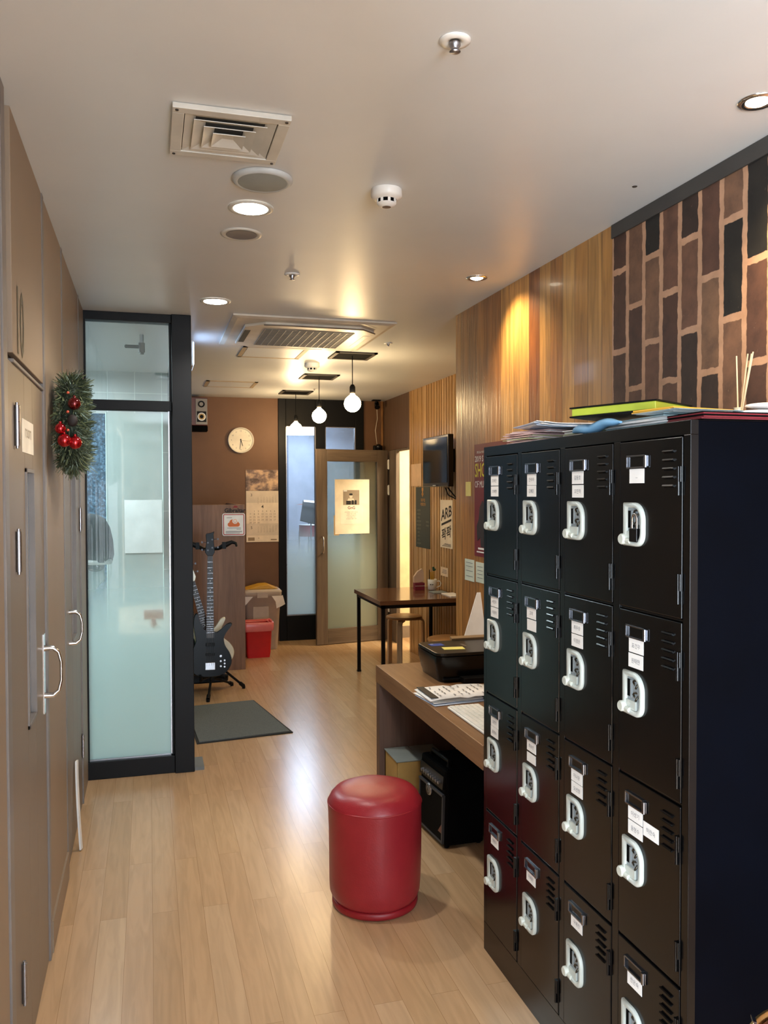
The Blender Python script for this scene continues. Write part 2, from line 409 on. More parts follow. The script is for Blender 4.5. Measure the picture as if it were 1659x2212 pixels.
# slatted wall
b = MB().mat(1).box(XF+.012, XF+.1, 4.525, 8.056, 0, ZC).mat(0)
y = 4.53; random.seed(11)
while y < 8.05:
    w = random.choice((.045, .062, .10, .13, .055))
    b.box(XF, XF+.012, y, min(y+w, 8.056), 0, ZC); y += w+.017
b.build('wall_right_slatted', [m_slat, plain('slat_gap', '#241307', .8)], tags=ST, bevel=.002)
# header over the side opening and end wall pier
MB().box(XF, XF+.03, 8.058, YF, 2.085, ZC).box(XF, XF+.03, 8.80, YF, 0, 2.085).build('wall_right_header', m_brown2, tags=ST)
b = MB().box(XF-.008, XF+.034, 8.50, 8.80, 0, 2.08).box(XF-.004, XF+.034, 8.058, 8.50, 2.06, 2.083)
b.build('door_frame', m_doorwood, tags={'kind': 'structure'}, bevel=.003)
bpy.data.objects['door_frame'].name = 'door_3'
# side room
MB().box(XF+.031, 4.2, 8.82, 8.92, 0, ZC).box(4.1, 4.2, 6.0, 8.82, 0, ZC).box(XF+.1, 4.2, 6.0, 6.1, 0, ZC).build('wall_side_room', plain('cream_wall', '#E8D8B4', .6), tags=ST)
MB().box(XF+.035, 4.1, 8.80, 8.82, 0, .13).build('baseboard_side_room', plain('grey_base', '#8B8078', .5), tags=ST)
# far wall
MB().box(.24, 1.362, YF, YF+.1, 0, ZC).box(2.323, XF+.1, YF, YF+.1, 0, ZC).build('wall_far', m_brown, tags=ST)
# black glazed front
b = MB()
y0, y1 = YF-.02, YF+.08
b.box(1.363, 1.446, y0, y1, 0, ZC).box(1.775, 1.884, y0, y1, 0, ZC).box(2.227, 2.322, y0, y1, 0, ZC)
b.box(1.446, 1.775, y0, y1, 0, .272).box(1.884, 2.227, y0, y1, 0, .272).box(1.446, 1.775, y0, y1, 2.35, ZC).box(1.884, 2.227, y0, y1, 2.35, ZC)
w3 = b.build('window_2', m_black, tags=ST, bevel=.004)
b = MB()
for x0, x1 in ((1.446, 1.775), (1.884, 2.227)):
    for a in ((x0, x0+.008, .272, 2.35), (x1-.008, x1, .272, 2.35), (x0, x1, .272, .284), (x0, x1, 2.342, 2.35)): b.box(a[0], a[1], YF-.012, YF-.004, a[2], a[3])
b.build('glazing_bead', m_steel, w3)
m_glfar = film_glass('far_frosted_glass', '#CFDFE2', 1.32, .72, .08, .88, (.86, .92, 1.0), .06)
for x0, x1 in ((1.446, 1.775), (1.884, 2.227)):
    MB().box(x0, x1, YF+.02, YF+.03, .272, 2.35).build('glass_pane', m_glfar, w3)
# practice room behind the far wall
m_blue = plain('blue_grey_wall', '#8C929C', .7)
MB().box(.2, 4.2, 12.2, 12.3, 0, ZC).box(.1, .2, YF+.1, 12.2, 0, ZC).box(4.1, 4.2, 8.93, 12.2, 0, ZC).build('wall_practice_room', m_blue, tags=ST)
MB().box(XF+.1, 4.2, 8.93, 9.0, 0, ZC).build('wall_practice_room_front', m_blue, tags=ST)
MB().box(1.95, 1.99, 12.16, 12.2, 0, ZC).build('trim_2', plain('seam', '#4C5666'), tags=ST)
# other closing walls
MB().box(XL-.12, XR+.12, -3.2, -3.1, 0, ZC).build('wall_back', plain('back_wall', '#B9B2A8'), tags=ST)
MB().box(-2.3, -2.2, 4.95, 7.4, 0, ZC).box(-2.3, XL-.02, 4.921, 5.0, 0, ZC).build('wall_booth_left', plain('booth_grey', '#A7ABA9', .6), tags=ST)

# ------------------------------------------------------------------ glazed booth
YB = 7.337
k = NT('booth_tile'); bb = k.bsdf(rough=.35)
c = k.n('ShaderNodeTexCoord'); sp = k.n('ShaderNodeSeparateXYZ'); k.l(c.outputs['Object'], sp.inputs[0]); cb = k.n('ShaderNodeCombineXYZ')
k.l(k.math('ADD', sp.outputs[0], .325), cb.inputs[0]); k.l(k.math('ADD', sp.outputs[2], .03), cb.inputs[1])
br = k.n('ShaderNodeTexBrick', offset=0); 
for nme, v in (('Color1', hx('#A9ADAB')), ('Color2', hx('#B5B8B4')), ('Mortar', hx('#D5D8D5')), ('Scale', 1), ('Mortar Size', .003), ('Brick Width', .22), ('Row Height', .5)): br.inputs[nme].default_value = v
k.l(cb.outputs[0], br.inputs[0]); k.l(k.mix(br.outputs['Color'], k.ramp(k.noise(k.coord(), 3), [(.3, (.85, .85, .85)), (.7, (1, 1, 1))]), .8, 'MULTIPLY'), bb.inputs['Base Color']); m_tile = k.m
MB().box(-2.2, .26, YB, YB+.1, 0, ZC).build('wall_booth_back', m_tile, tags=ST)
k = NT('blue_felt'); bb = k.bsdf(rough=.95, spec=.1); k.l(k.ramp(k.noise(k.coord(), 45, 6, .8), [(.35, hx('#101C2A')), (.5, hx('#27415A')), (.68, hx('#6E8CA5'))]), bb.inputs['Base Color']); m_felt = k.m
MB().box(-1.6, -.333, YB-.032, YB-.002, .25, 2.29).build('acoustic_panel', m_felt, tags=T('dark blue speckled felt acoustic panel on the back wall of the glass booth', 'acoustic panel'), bevel=.004)
b = MB().box(XL-.02, .134, YP-.04, YP+.04, 2.60, ZC).box(XL-.02, .134, YP-.03, YP+.03, 2.096, 2.154).box(XL-.02, .134, YP-.04, YP+.04, 0, .1).box(.134, .244, YP-.055, YP+.055, 0, ZC).box(XL-.02, XL+.008, YP-.03, YP+.03, .1, 2.6).box(.120, .134, YP-.02, YP+.02, .1, 2.6)
w1 = b.build('window_1', m_black, tags=ST, bevel=.003)
m_glb = film_glass('booth_frosted_glass', '#D2EAEA', 1.34, .60, .05, .93, (.91, .94, .94), .05)
m_glc = film_glass('clear_glass', '#C2E2E2', 1.62, .72, .07, .07, (.91, .94, .94), .08)
MB().box(XL+.008, .120, YP-.004, YP+.004, .1, 2.096).build('glass_pane', m_glb, w1)
MB().box(XL+.008, .120, YP-.004, YP+.004, 2.154, 2.6).build('glass_pane', m_glc, w1)
MB().box(XL+.008, .12, YP-.014, YP-.005, .1, .108).box(.113, .12, YP-.014, YP-.005, .1, 2.096).build('glazing_bead', m_steel, w1)
# booth side glazing with door
b = MB().box(.165, .215, YP+.06, YB, 2.3, ZC).box(.165, .215, YP+.06, YB, 0, .08).box(.165, .215, YP+.06, YP+.16, .08, 2.3).box(.165, .215, 6.1, 6.2, .08, 2.3).box(.165, .215, YB-.16, YB, .08, 2.3)
w2 = b.build('window_3', m_black, tags=ST, bevel=.003)
m_gls = film_glass('booth_side_glass', '#9CC2C4', 1.5, .7, .10, .75, (.5, .56, .6), .15)
MB().box(.186, .194, YP+.16, 6.1, .08, 2.3).box(.186, .194, 6.2, YB-.16, .08, 2.3).build('glass_pane', m_gls, w2)
MB().tube([(.155, 5.25, 1.12), (.155, 5.25, 1.55)], .012, 10).tube([(.155, 5.25, 1.2), (.19, 5.25, 1.2)], .008).tube([(.155, 5.25, 1.48), (.19, 5.25, 1.48)], .008).build('door_handle', m_chrome, w2)
# frosted upright panel standing at the back of the booth, with the sheet on it
m_glp = film_glass('standing_glass', '#DDE3DF', 3, 2, .66, .66, (.93, .97, .95), .04)
gp = MB().box(-.333, .118, 7.20, 7.21, .22, 2.29).build('standing_screen', m_glp, tags=T('tall pale frosted glass panel inside the booth behind the white sheet', 'screen'))
MB().box(-.337, -.333, 7.198, 7.212, .22, 2.29).box(.112, .118, 7.198, 7.212, .22, 2.29).build('panel_edge', plain('glass_edge', '#D6EFE6', .2), gp)
MB().box(-.194, .108, 7.19, 7.196, 1.125, 1.567).build('paper_sheet', plain('sheet_grey_white', '#CFCFCC', .7), tags=T('large blank white sheet taped to the frosted panel inside the glass booth', 'paper'))
# fire extinguisher sign
m_rsign = plain('red_sign', '#C8303C', .5)
b = MB().mat(0).box(-.034, .073, 4.970, 4.972, .900, .950)
arrow = [(-.012, 0), (.012, 0), (.012, -.026), (.026, -.026), (0, -.05), (-.026, -.026), (-.012, -.026)]
b.prism(arrow, lambda u, v, d: (.020+u, d, .899+v), 4.972, 4.970).mat(1).text('소화기', (.020, 4.9695, .911), (1, 0, 0), (0, 0, 1), .036)
b.build('extinguisher_sign', [m_rsign, m_white], tags=T('red sign with Korean letters and a down arrow, seen dimly through the booth glass', 'sign'))
# coat hanging at the booth's left
def coat():
    t = thing('hanging_coat', (-.40, 5.9, 1.06), 'dark coat with a white cuff hanging inside the booth beside its left edge', 'coat')
    b = MB().sh(True)
    prof = [(.015, .43), (.06, .42), (.10, .39), (.125, .33), (.14, .24), (.145, .15), (.135, .10), (.02, .09)]
    b.lathe(prof, (0, 0, 0), 28)
    for i, v in enumerate(b.v):
        a = math.atan2(v[1], v[0]); kx = 1+.06*math.sin(a*5); b.v[i] = (v[0]*1.15*kx, v[1]*.55*kx, v[2])
    b.build('coat_body', plain('coat_navy', '#0B0E18', .9), t)
    b = MB().sh(True).lathe([(.13, .085), (.142, .09), (.142, .115), (.132, .12)], (0, 0, 0), 28)
    for i, v in enumerate(b.v): b.v[i] = (v[0]*1.12, v[1]*.55, v[2])
    b.build('cuff', m_white, t)
    b = MB().sphere((.05, 0, .07), .05, 10, (1.2, .5, .7)); b.build('glove', m_blackg, t)
    b = MB().prism([(-.08, -.16), (.02, -.12), (.11, -.02), (.10, .06), (-.08, .12)], lambda u, v, d: (u, d, v), .02, .05); b.build('lining', plain('lining_grey', '#9FB0B4', .8), t, bevel=.008)
coat()
# ceiling pipe/spot in booth
def spot_fixture():
    t = thing('track_spotlight', (-.034, 5.6, 2.6), 'black spotlight head on a stem under the booth ceiling', 'spotlight')
    MB().tube([(0, 0, .048), (0, 0, -.015)], .013, 12).build('stem', m_steel, t)
    MB().tube([(0, 0, -.005), (0, 0, -.065)], .020, 14).tube([(0, 0, -.06), (0, 0, -.078)], .014, 12).build('lamp_head', m_black, t)
    MB().tube([(0, 0, -.03), (-.095, 0, -.03)], [.012, .011], 12).sphere((-.095, 0, -.03), .012, 8).build('side_arm', m_black, t)
spot_fixture()
# exit sign seen edge-on
t = thing('lit_sign', (.28, 5.6, 2.53), 'thin bluish lit sign seen edge on beside the black booth post', 'sign')
MB().box(.272, .284, 5.45, 5.75, 2.44, 2.60).build('sign_frame', m_white, t, world=True)
MB().box(.284, .288, 5.446, 5.74, 2.45, 2.59).build('lit_face', emit('sign_glow', (.45, .65, 1), 5), t, world=True)

# ------------------------------------------------------------------ lockers
LX, LY0, LY1, LZ = 1.135, 1.552, 2.707, 1.783
LXB = 1.66
COLS = [2.681, 2.398, 2.114, 1.829]      # far edge of each column of doors
ROWS = [1.748, 1.335, .922, .509]        # top of each row
DW, DH = .250, .405
def locker():
    t = thing('locker_cabinet', (1.40, 2.13, 0), 'tall black metal locker bank with sixteen doors in four columns', 'locker')
    b = MB()
    ft = .004
    b.mat(0)
    b.box(LX, LX+.02, LY0, LY1, 0, ROWS[3]-DH-.003)
    ys = [LY1]+[v for c in COLS for v in (c+.003, c-DW-.003)]+[LY0]
    for i in range(0, len(ys), 2): b.box(LX, LX+.02, ys[i+1], ys[i], ROWS[3]-DH-.003, ROWS[0]+.003)
    for r in ROWS[1:]:
        for c_ in COLS: b.box(LX+.004, LX+.02, c_-DW-.003, c_+.003, r+.001, r+.007)
    b.box(LX, LX+.02, LY0, LY1, ROWS[0]+.003, LZ)
    b.mat(1)
    b.box(LX+.02, LXB, LY0+.001, LY0+.003, 0, LZ-.001).box(LX+.02, LXB, LY1-.003, LY1-.001, 0, LZ-.001).box(LX+.02, LXB, LY0, LY1, LZ-.003, LZ-.0005).box(LXB-.003, LXB, LY0, LY1, 0, LZ-.001).box(LX+.02, LXB, LY0, LY1, 0, .01)
    b.mat(2).box(LX+.021, LX+.03, LY0+.01, LY1-.01, .02, LZ-.02)
    b.build('cabinet_body', [m_lock, m_lockside, m_dark], t, world=True, bevel=.0015)
    # prototype door, local origin at the top far corner of the door, x outward is -x
    def X(d): return -d
    door = MB()
    door.box(X(-.012), X(.002), -DW, 0, -DH, 0)
    d = door.build('locker_door', [m_lock, m_dark], t, bevel=.002)
    lv = MB()
    for i in range(5):
        z = -.031-.0195*i
        lv.mat(0).obox((X(.0042), -.203, z), (.006, .040, .0035), (0, .5, 0)).mat(1).box(X(.0026), X(.0018), -.222, -.184, z-.0042, z-.0012)
    lv.build('louvre_vents', [m_lock, m_dark], d)
    # card holder
    h = MB().sh(True)
    def ring(b, y0, y1, z0, z1, w, x0, x1):
        b.box(X(x1), X(x0), y0, y1, z1-w, z1).box(X(x1), X(x0), y0, y1, z0, z0+w).box(X(x1), X(x0), y0, y0+w, z0, z1).box(X(x1), X(x0), y1-w, y1, z0, z1)
    ring(h, -.114, -.034, -.066, -.034, .0040, .002, .0075); h.box(X(.0045), X(.003), -.124, -.114, -.062, -.036)
    h.tube([(X(.006), -.116, -.064), (X(.006), -.116, -.036)], .005, 10)
    h.build('card_holder', m_holder, d, bevel=.0015)
    # cup handle: white frame round a grey recess
    def dshape(s=0, n=7):
        y0, y1, z0, z1 = -.112+s, -.027-s, -.254+s, -.148-s
        out = [(y1, z0), (y1, z1)]
        rr = .042-s
        for i in range(n+1):
            a = PI/2+ (PI/2)*i/n; out.append((y0+rr+rr*math.cos(a), z1-rr+rr*math.sin(a)))
        rb = .03-s*.6
        for i in range(n+1):
            a = PI+(PI/2)*i/n; out.append((y0+rb+rb*math.cos(a), z0+rb+rb*math.sin(a)))
        return out
    o_, i_ = dshape(0), dshape(.0125); n = len(o_)
    b = MB()
    lay = [(o_, .002), (o_, .008), (dshape(.003), .0115), (dshape(.0095), .0115), (i_, .008), (i_, .0025)]
    vs = [(X(dd), y, z) for p, dd in lay for y, z in p]
    fs = [(k_*n+j, k_*n+(j+1) % n, (k_+1)*n+(j+1) % n, (k_+1)*n+j) for k_ in range(len(lay)-1) for j in range(n)]
    b.sh(True).add(vs, fs); b.build('handle_frame', m_handle, d)
    b = MB().mat(0).prism(i_, lambda u, v, dd: (X(dd), u, v), .0022, .0030)
    b.mat(1).box(X(.0045), X(.003), -.056, -.041, -.21, -.168).mat(0).box(X(.0065), X(.003), -.061, -.056, -.21, -.168)
    b.mat(2).box(X(.008), X(.003), -.080, -.040, -.240, -.218)
    b.build('handle_recess', [m_recess, m_dark, m_handle], d)
    b = MB().tube([(X(.003), -.031, -.238), (X(.017), -.031, -.238), (X(.020), -.031, -.238)], [.0135, .0135, .011], 16).tube([(X(.010), -.031, -.240), (X(.010), -.06, -.242)], .0065, 10)
    b.build('handle_knob', m_knob, d)
    b = MB().sh(True)
    for zc in (-.176, -.206):
        b.tube([(X(.004+.004*math.sin(a*2)), -.078+.0075*math.cos(a), zc+.0095*math.sin(a)) for a in [2*PI*i/12 for i in range(13)]], .0026, 6, False)
    b.build('lock_loops', plain('lock_loop_metal', '#5C5A52', .35, 1.0) if 'lock_loop_metal' not in bpy.data.materials else bpy.data.materials['lock_loop_metal'], d)
    b = MB()
    for z0, z1 in ((-.13, -.066), (-.372, -.305)):
        b = MB().tube([(X(.006), -.243, z0), (X(.006), -.243, z1)], .0042, 8).box(X(.004), X(.002), -.249, -.240, z0, z1).tube([(X(.005), -.2495, z0+.03), (X(.005), -.2495, z1)], .003, 8)
        b.build('hinge', m_lock, d)
    kids = list(d.children)
    names = {(0, 0): ['조세은', '조세현'], (0, 1): ['안수아', '김예은'], (0, 2): ['김동호', '오민하'], (0, 3): ['...'],
             (1, 0): ['서진우', '이동혁'], (1, 1): ['고미', ''], (1, 2): ['최우승', '이경은'], (1, 3): ['표건우', '원태현'],
             (2, 0): ['김현진', '홍정숙'], (2, 1): ['최유빈', '~'], (2, 2): ['이나윤', '오선정'], (2, 3): ['이성기', '윤현수', '허란숙'],
             (3, 0): ['정현아'], (3, 1): ['이예은'], (3, 2): ['구혜진'], (3, 3): ['전은숙']}
    doors = {}
    for ri, z in enumerate(ROWS):
        for ci, y in enumerate(COLS):
            doors[(ri, ci)] = d if (ri, ci) == (0, 0) else copy_tree(d, t)
            doors[(ri, ci)].location = (LX-1.40, y-2.13, z)
    for ri, z in enumerate(ROWS):
        for ci, y in enumerate(COLS):
            dd = doors[(ri, ci)]
            for si, nm in enumerate(names[(ri, ci)]):
                oy, oz = (-.0745, -.0835-.0365*si) if si < 2 else (-.1395, -.100)
                hs = .0165 if si < 2 or 1 else .0165
                w2_ = .031
                jy, jz = random.uniform(-.001, .001), random.uniform(-.0008, .0008)
                c_ = (oy+jy, oz+jz)
                b = MB().mat(0)
                if nm == '~': nm = ''; b.box(X(.0030), X(.0022), c_[0]-w2_*.95, c_[0]+w2_, c_[1]-.015, c_[1]+.014)
                else: b.box(X(.0030), X(.0022), c_[0]-w2_, c_[0]+w2_, c_[1]-.0172, c_[1]+.0172)
                if nm: b.mat(1).text(nm, (X(.0034), c_[0], c_[1]-.005), (0, -1, 0), (0, 0, 1), .0135, .0)
                b.build('name_sticker', [m_paper, m_print], dd)
locker()
# padlock through the loops of the top near door
t = thing('padlock', (LX-.006, COLS[3]-.078, ROWS[0]-.205), 'black padlock with chrome shackle on the top locker door nearest the camera', 'padlock')
MB().box(-.010, .001, -.016, .016, -.038, -.005).build('lock_body', m_blackg, t, bevel=.002)
MB().tube([(-.004, -.010, -.008), (-.004, -.010, .018), (-.004, -.006, .027), (-.004, 0, .030), (-.004, .006, .027), (-.004, .010, .018), (-.004, .010, -.008)], .0032, 10).build('shackle', m_chrome, t)

# things on the lockers
def sheets(name, label, cat, n, cx, cy, z, w, h, ang, mats, spread=.02, th=.0022, group=None, jit=.12, curl=0, tagonly=True):
    """a stack of loose sheets, each bent a little"""
    b = MB(); R_ = random.Random(label)
    for i in range(n):
        a = ang+R_.uniform(-jit, jit); ox, oy = R_.uniform(-spread, spread), R_.uniform(-spread, spread)
        zz = z+i*th; b.mat(R_.randrange(len(mats)))
        N = 6; cu = curl*R_.uniform(.4, 1.2)
        for s_ in (0,):
            top = []; 
            for j in range(N+1):
                u = -.5+j/N
                lift = cu*max(0, abs(u)-.2)**2*4
                for v in (-.5, .5):
                    px_, py_ = u*w, v*h
                    top.append((cx+ox+px_*math.cos(a)-py_*math.sin(a), cy+oy+px_*math.sin(a)+py_*math.cos(a), zz+lift+th*.9))
            bot = [(p[0], p[1], p[2]-th*.85) for p in top]
            m_ = len(top); vs = top+bot
            fs = [(2*j, 2*j+2, 2*j+3, 2*j+1) for j in range(N)]+[(m_+2*j, m_+2*j+1, m_+2*j+3, m_+2*j+2) for j in range(N)]
            fs += [(2*j, m_+2*j, m_+2*j+2, 2*j+2) for j in range(N)]+[(2*j+1, 2*j+3, m_+2*j+3, m_+2*j+1) for j in range(N)]
            fs += [(0, 1, m_+1, m_), (2*N, m_+2*N, m_+2*N+1, 2*N+1)]
            b.add(vs, fs)
    o = b.build(name, mats, tags=T(label, cat, group))
    return o
m_pgreen = plain('pale_green_paper', '#C9CCA0', .7); m_pblue = plain('pale_blue_paper', '#B9C9E0', .7); m_ppink = plain('pale_pink_paper', '#D9B8B4', .7)
m_pyel = plain('yellow_paper', '#E0A93A', .6); m_skyb = plain('sky_blue_folder', '#7FB4DC', .45); m_lgreen = plain('lime_green_cover', '#A9B63C', .5)
m_maroon = plain('maroon_cover', '#6B1420', .35, coat=.4); m_clear = plain('clear_file', '#A9C6CC', .15, coat=.6)
Z0 = LZ+.0005
sheets('paper_stack', 'loose pile of white, pink and yellowish papers at the far end of the locker top', 'papers', 12, 1.27, 2.46, Z0, .24, .17, .15, [m_pgreen, m_paper, m_ppink, m_pgreen], .02, .0032, jit=.25)
b = sheets('sheet_music', 'curled white sheet music on top of the far paper pile on the lockers', 'papers', 6, 1.28, 2.37, Z0+.040, .25, .22, -.2, [m_paper, m_pblue, m_paper], .018, .0022, curl=.02)
sheets('booklet', 'pale green booklet lying between the far paper pile and the lime notebook on the lockers', 'booklet', 9, 1.325, 2.165, Z0, .22, .20, .05, [m_pgreen, m_paper, m_paper], .012, .003)
b = MB().sh(True)
pts = [(1.145+.0*i, 2.12-.022*i, Z0+.012+.0012*i+.004*math.sin(i)) for i in range(12)]
b.tube(pts, [.004, .010, .013, .014, .014, .013, .013, .012, .011, .010, .007, .003], 12)
for i, v in enumerate(b.v): b.v[i] = (1.165+(v[0]-1.145)*1.6, v[1], v[2])
b.build('blue_pouch', m_skyb, tags=T('sky blue fabric pouch flattened under the papers at the locker front edge', 'pouch'))
sheets('document_pile', 'pile of white and bluish documents under the lime green notebook on the lockers', 'papers', 10, 1.325, 1.90, Z0+.0, .22, .28, .03, [m_paper, m_pblue, m_clear, m_paper], .014, .0032, jit=.08)
t = thing('ring_binder', (1.262, 1.985, Z0+.036), 'lime green notebook with black edges leaning on the pile of documents on the lockers', 'notebook', rotz=.54)
b = MB(); b.obox((0, 0, .024), (.21, .24, .020), (-.02, 0.0, 0)); b.build('pages', m_lgreen, t, bevel=.002)
b = MB(); b.obox((0, 0, .0362), (.218, .25, .004), (-.02, 0, 0)).obox((0, 0, .0118), (.218, .25, .004), (-.02, 0, 0)); b.build('cover', m_black, t, bevel=.001)
sheets('yellow_envelope', 'yellow orange envelope poking out beneath the notebook on the lockers', 'envelope', 2, 1.26, 1.755, Z0+.034, .20, .13, .2, [m_pyel], .003, .004)
sheets('clear_folder', 'translucent pale folder lying below the yellow envelope on the lockers', 'folder', 2, 1.26, 1.73, Z0+.0325, .2, .16, .1, [m_clear], .01, .0005)
sheets('maroon_folder', 'glossy dark red folders lying flat at the near corner of the lockers', 'folder', 6, 1.41, 1.635, Z0+.0005, .46, .13, .0, [m_maroon, m_dark, m_maroon], .004, .0035, jit=.02)
m_cloth = plain('white_cloth', '#E6E0DC', .85); 
b = MB().sh(True).sphere((1.43, 1.675, Z0+.030), .05, 12, (1.6, 1.0, .18)).sphere((1.45, 1.665, Z0+.048), .05, 12, (1.5, .95, .15))
b.build('folded_cloth', m_cloth, tags=T('small folded white cloth pouch lying on the dark red folders', 'cloth'))
t = thing('reed_diffuser', (1.56, 1.925, Z0), 'reed diffuser with pale wooden sticks standing at the back of the lockers', 'diffuser')
MB().lathe([(0, 0), (.022, 0), (.026, .005), (.026, .045), (.014, .055), (.012, .07), (.014, .072), (.010, .072), (.0, .06)], (0, 0, 0), 20).build('bottle', plain('diffuser_glass', '#E8D9B8', .1, coat=.5), t)
m_reed = plain('reed', '#E9CFA0', .6)
for dx, dy in ((.0, .010), (.004, -.03), (.012, -.035), (-.004, -.06), (.0, -.055)):
    MB().tube([(dx*.1, dy*.1, .03), (dx, dy, .215)], .0021, 6).build('reed_stick', m_reed, t)

# ------------------------------------------------------------------ near round seat at the lower right
t = thing('round_stool', (1.10, 1.03, 0), 'brown round seat with a gold rim, cut off at the lower right corner', 'stool')
MB().lathe([(0, .695), (.15, .70), (.176, .697), (.182, .69), (.182, .66), (0, .66)], (0, 0, 0), 48).build('seat', plain('brown_leather', '#5A2E22', .45, bump=.3), t)
MB().lathe([(.182, .655), (.190, .655), (.193, .68), (.190, .702), (.184, .702), (.182, .69)], (0, 0, 0), 64).build('rim', metal('brass', '#D9B77A', .3), t)
MB().obox((-.091, .165, .703), (.006, .022, .006), (0, 0, -.5)).build('rim_clip', m_chrome, t)
for a in (.8, 2.37, 3.94, 5.5):
    MB().tube([(.13*math.cos(a), .13*math.sin(a), .66), (.17*math.cos(a), .17*math.sin(a), 0)], .011, 10).build('leg', m_black, t)

# ------------------------------------------------------------------ red ottoman
t = thing('red_ottoman', (.852, 3.145, 0), 'round red leather ottoman standing on the wooden floor', 'ottoman')
R_ = .184
pr = [(0, .470), (.08, .468), (.13, .461), (.158, .450), (.174, .434), (.1815, .419), (.186, .411), (.1865, .403), (R_+.001, .38), (R_, .30), (R_-.001, .2), (R_-.003, .1), (R_-.006, .06), (R_-.013, .042), (R_-.017, .034), (.12, .034)]
b = MB().sh(True).lathe(pr, (0, 0, 0), 64)
for i, v in enumerate(b.v):
    x, y, z = v; a = math.atan2(y, x); w_ = math.sin(a*3+z*9)*.0018+math.sin(a*7-z*14)*.0008
    if z < .445: b.v[i] = (x*(1+w_*4), y*(1+w_*4), z)
    elif math.hypot(x, y) < .15: b.v[i] = (x, y, z+.003*math.sin(x*22+y*11)+.002*math.sin(y*37))
b.build('cushion_body', m_red, t)
MB().sh(True).lathe([(R_+.0025, .402), (R_+.0045, .406), (R_+.0025, .410), (R_, .406), (R_+.0025, .402)], (0, 0, 0), 64).build('piping', m_red, t)
MB().sh(True).lathe([(.12, .002), (.160, .002), (.168, .006), (.1705, .014), (.170, .026), (.166, .031), (.12, .031)], (0, 0, 0), 64).build('base_band', plain('red_leather_dark', '#8E1720', .45), t)

# ------------------------------------------------------------------ desk and things on it
t = thing('desk', (1.41, 3.4, 0), 'brown laminate desk with thick top standing beside the lockers', 'desk')
b = MB().box(1.137, XR-.003, 2.72, 4.165, .633, .722); b.build('desktop', m_desk, t, world=True, bevel=.002)
MB().box(1.139, XR-.003, 4.105, 4.163, 0, .632).build('side_panel', m_deskv, t, world=True, bevel=.001)
MB().box(1.56, 1.58, 2.72, 4.104, .12, .632).build('back_panel', m_deskv, t, world=True)

t = thing('printer', (1.515, 3.825, .7235), 'black inkjet printer on the far end of the desk', 'printer', rotz=.0)
def prn():
    hw, hd = .215, .165
    pl = rrect(2*hw, 2*hd, .045)
    def lv(z, s): return [(x*s, y*s, z) for x, y in pl]
    n = len(pl); L_ = [lv(0, .90), lv(.012, .91), lv(.03, .94), (lv(.09, .99)), lv(.118, 1.0), lv(.122, 1.0)]
    b = MB().sh(True)
    b.add([p for q in L_ for p in q], [(i*n+j, i*n+(j+1) % n, (i+1)*n+(j+1) % n, (i+1)*n+j) for i in range(len(L_)-1) for j in range(n)])
    b.sh(False).add(L_[0], [tuple(range(n))]).add(L_[-1], [tuple(range(n))])
    b.build('printer_body', m_blackg, t)
    b = MB(); pl2 = [(x*.99, y*.985) for x, y in pl]
    b.prism(pl2, lambda u, v, d: (u, v, d), .125, .140); b.build('scanner_lid', plain('printer_lid', '#15130F', .3), t, bevel=.003)
    MB().box(-.185, .0, -.166, -.15, .012, .020).box(-.10, .19, -.21, -.14, .003, .028).build('output_tray', m_black, t, bevel=.003)
    MB().mat(0).box(-.175, -.105, .035, .095, .1402, .1408).mat(1).box(-.165, -.150, .08, .09, .1409, .1411).build('blue_sticker', [plain('blue_label', '#2E4FA8', .4), m_white], t)
    MB().box(-.02, -.005, -.01, .055, .1402, .1406).build('badge', m_steel, t)
    MB().mat(0).box(.07, .19, -.13, -.06, .1402, .1408).mat(1).box(.12, .13, -.10, -.095, .1409, .1412).box(.14, .15, -.10, -.095, .1409, .1412).box(.12, .13, -.085, -.08, .1409, .1412).build('control_panel', [plain('panel_dark', '#2A2420', .2), m_white], t)
    MB().obox((0.09, .178, .146), (.22, .030, .012), (.25, 0, 0)).build('paper_support', plain('paper_support_tan', '#8E7350', .4), t)
    MB().box(-.17, .17, -.135, .135, .0, .006).build('feet_pad', m_black, t)
prn()
MB().obox((1.423, 3.775, .8648), (.105, .062, .0015), (0, 0, -.12)).build('sticky_note', plain('yellow_note', '#E9DE7A', .7), tags=T('yellow sticky note on the black printer lid', 'sticky note'))
b = MB().obox((1.70-.02, 3.98, .935), (.004, .21, .30), (0, 0, 0))
b = MB().prism([(-.075, 0), (.10, 0), (.10, .26), (.075, .26)], lambda u, v, d: (1.62+u*.80, 4.015+d+v*.32, .83+v), 0, .004)
b.build('paper_sheets', m_paper, tags=T('white sheets standing in the rear feeder of the black printer', 'paper'))
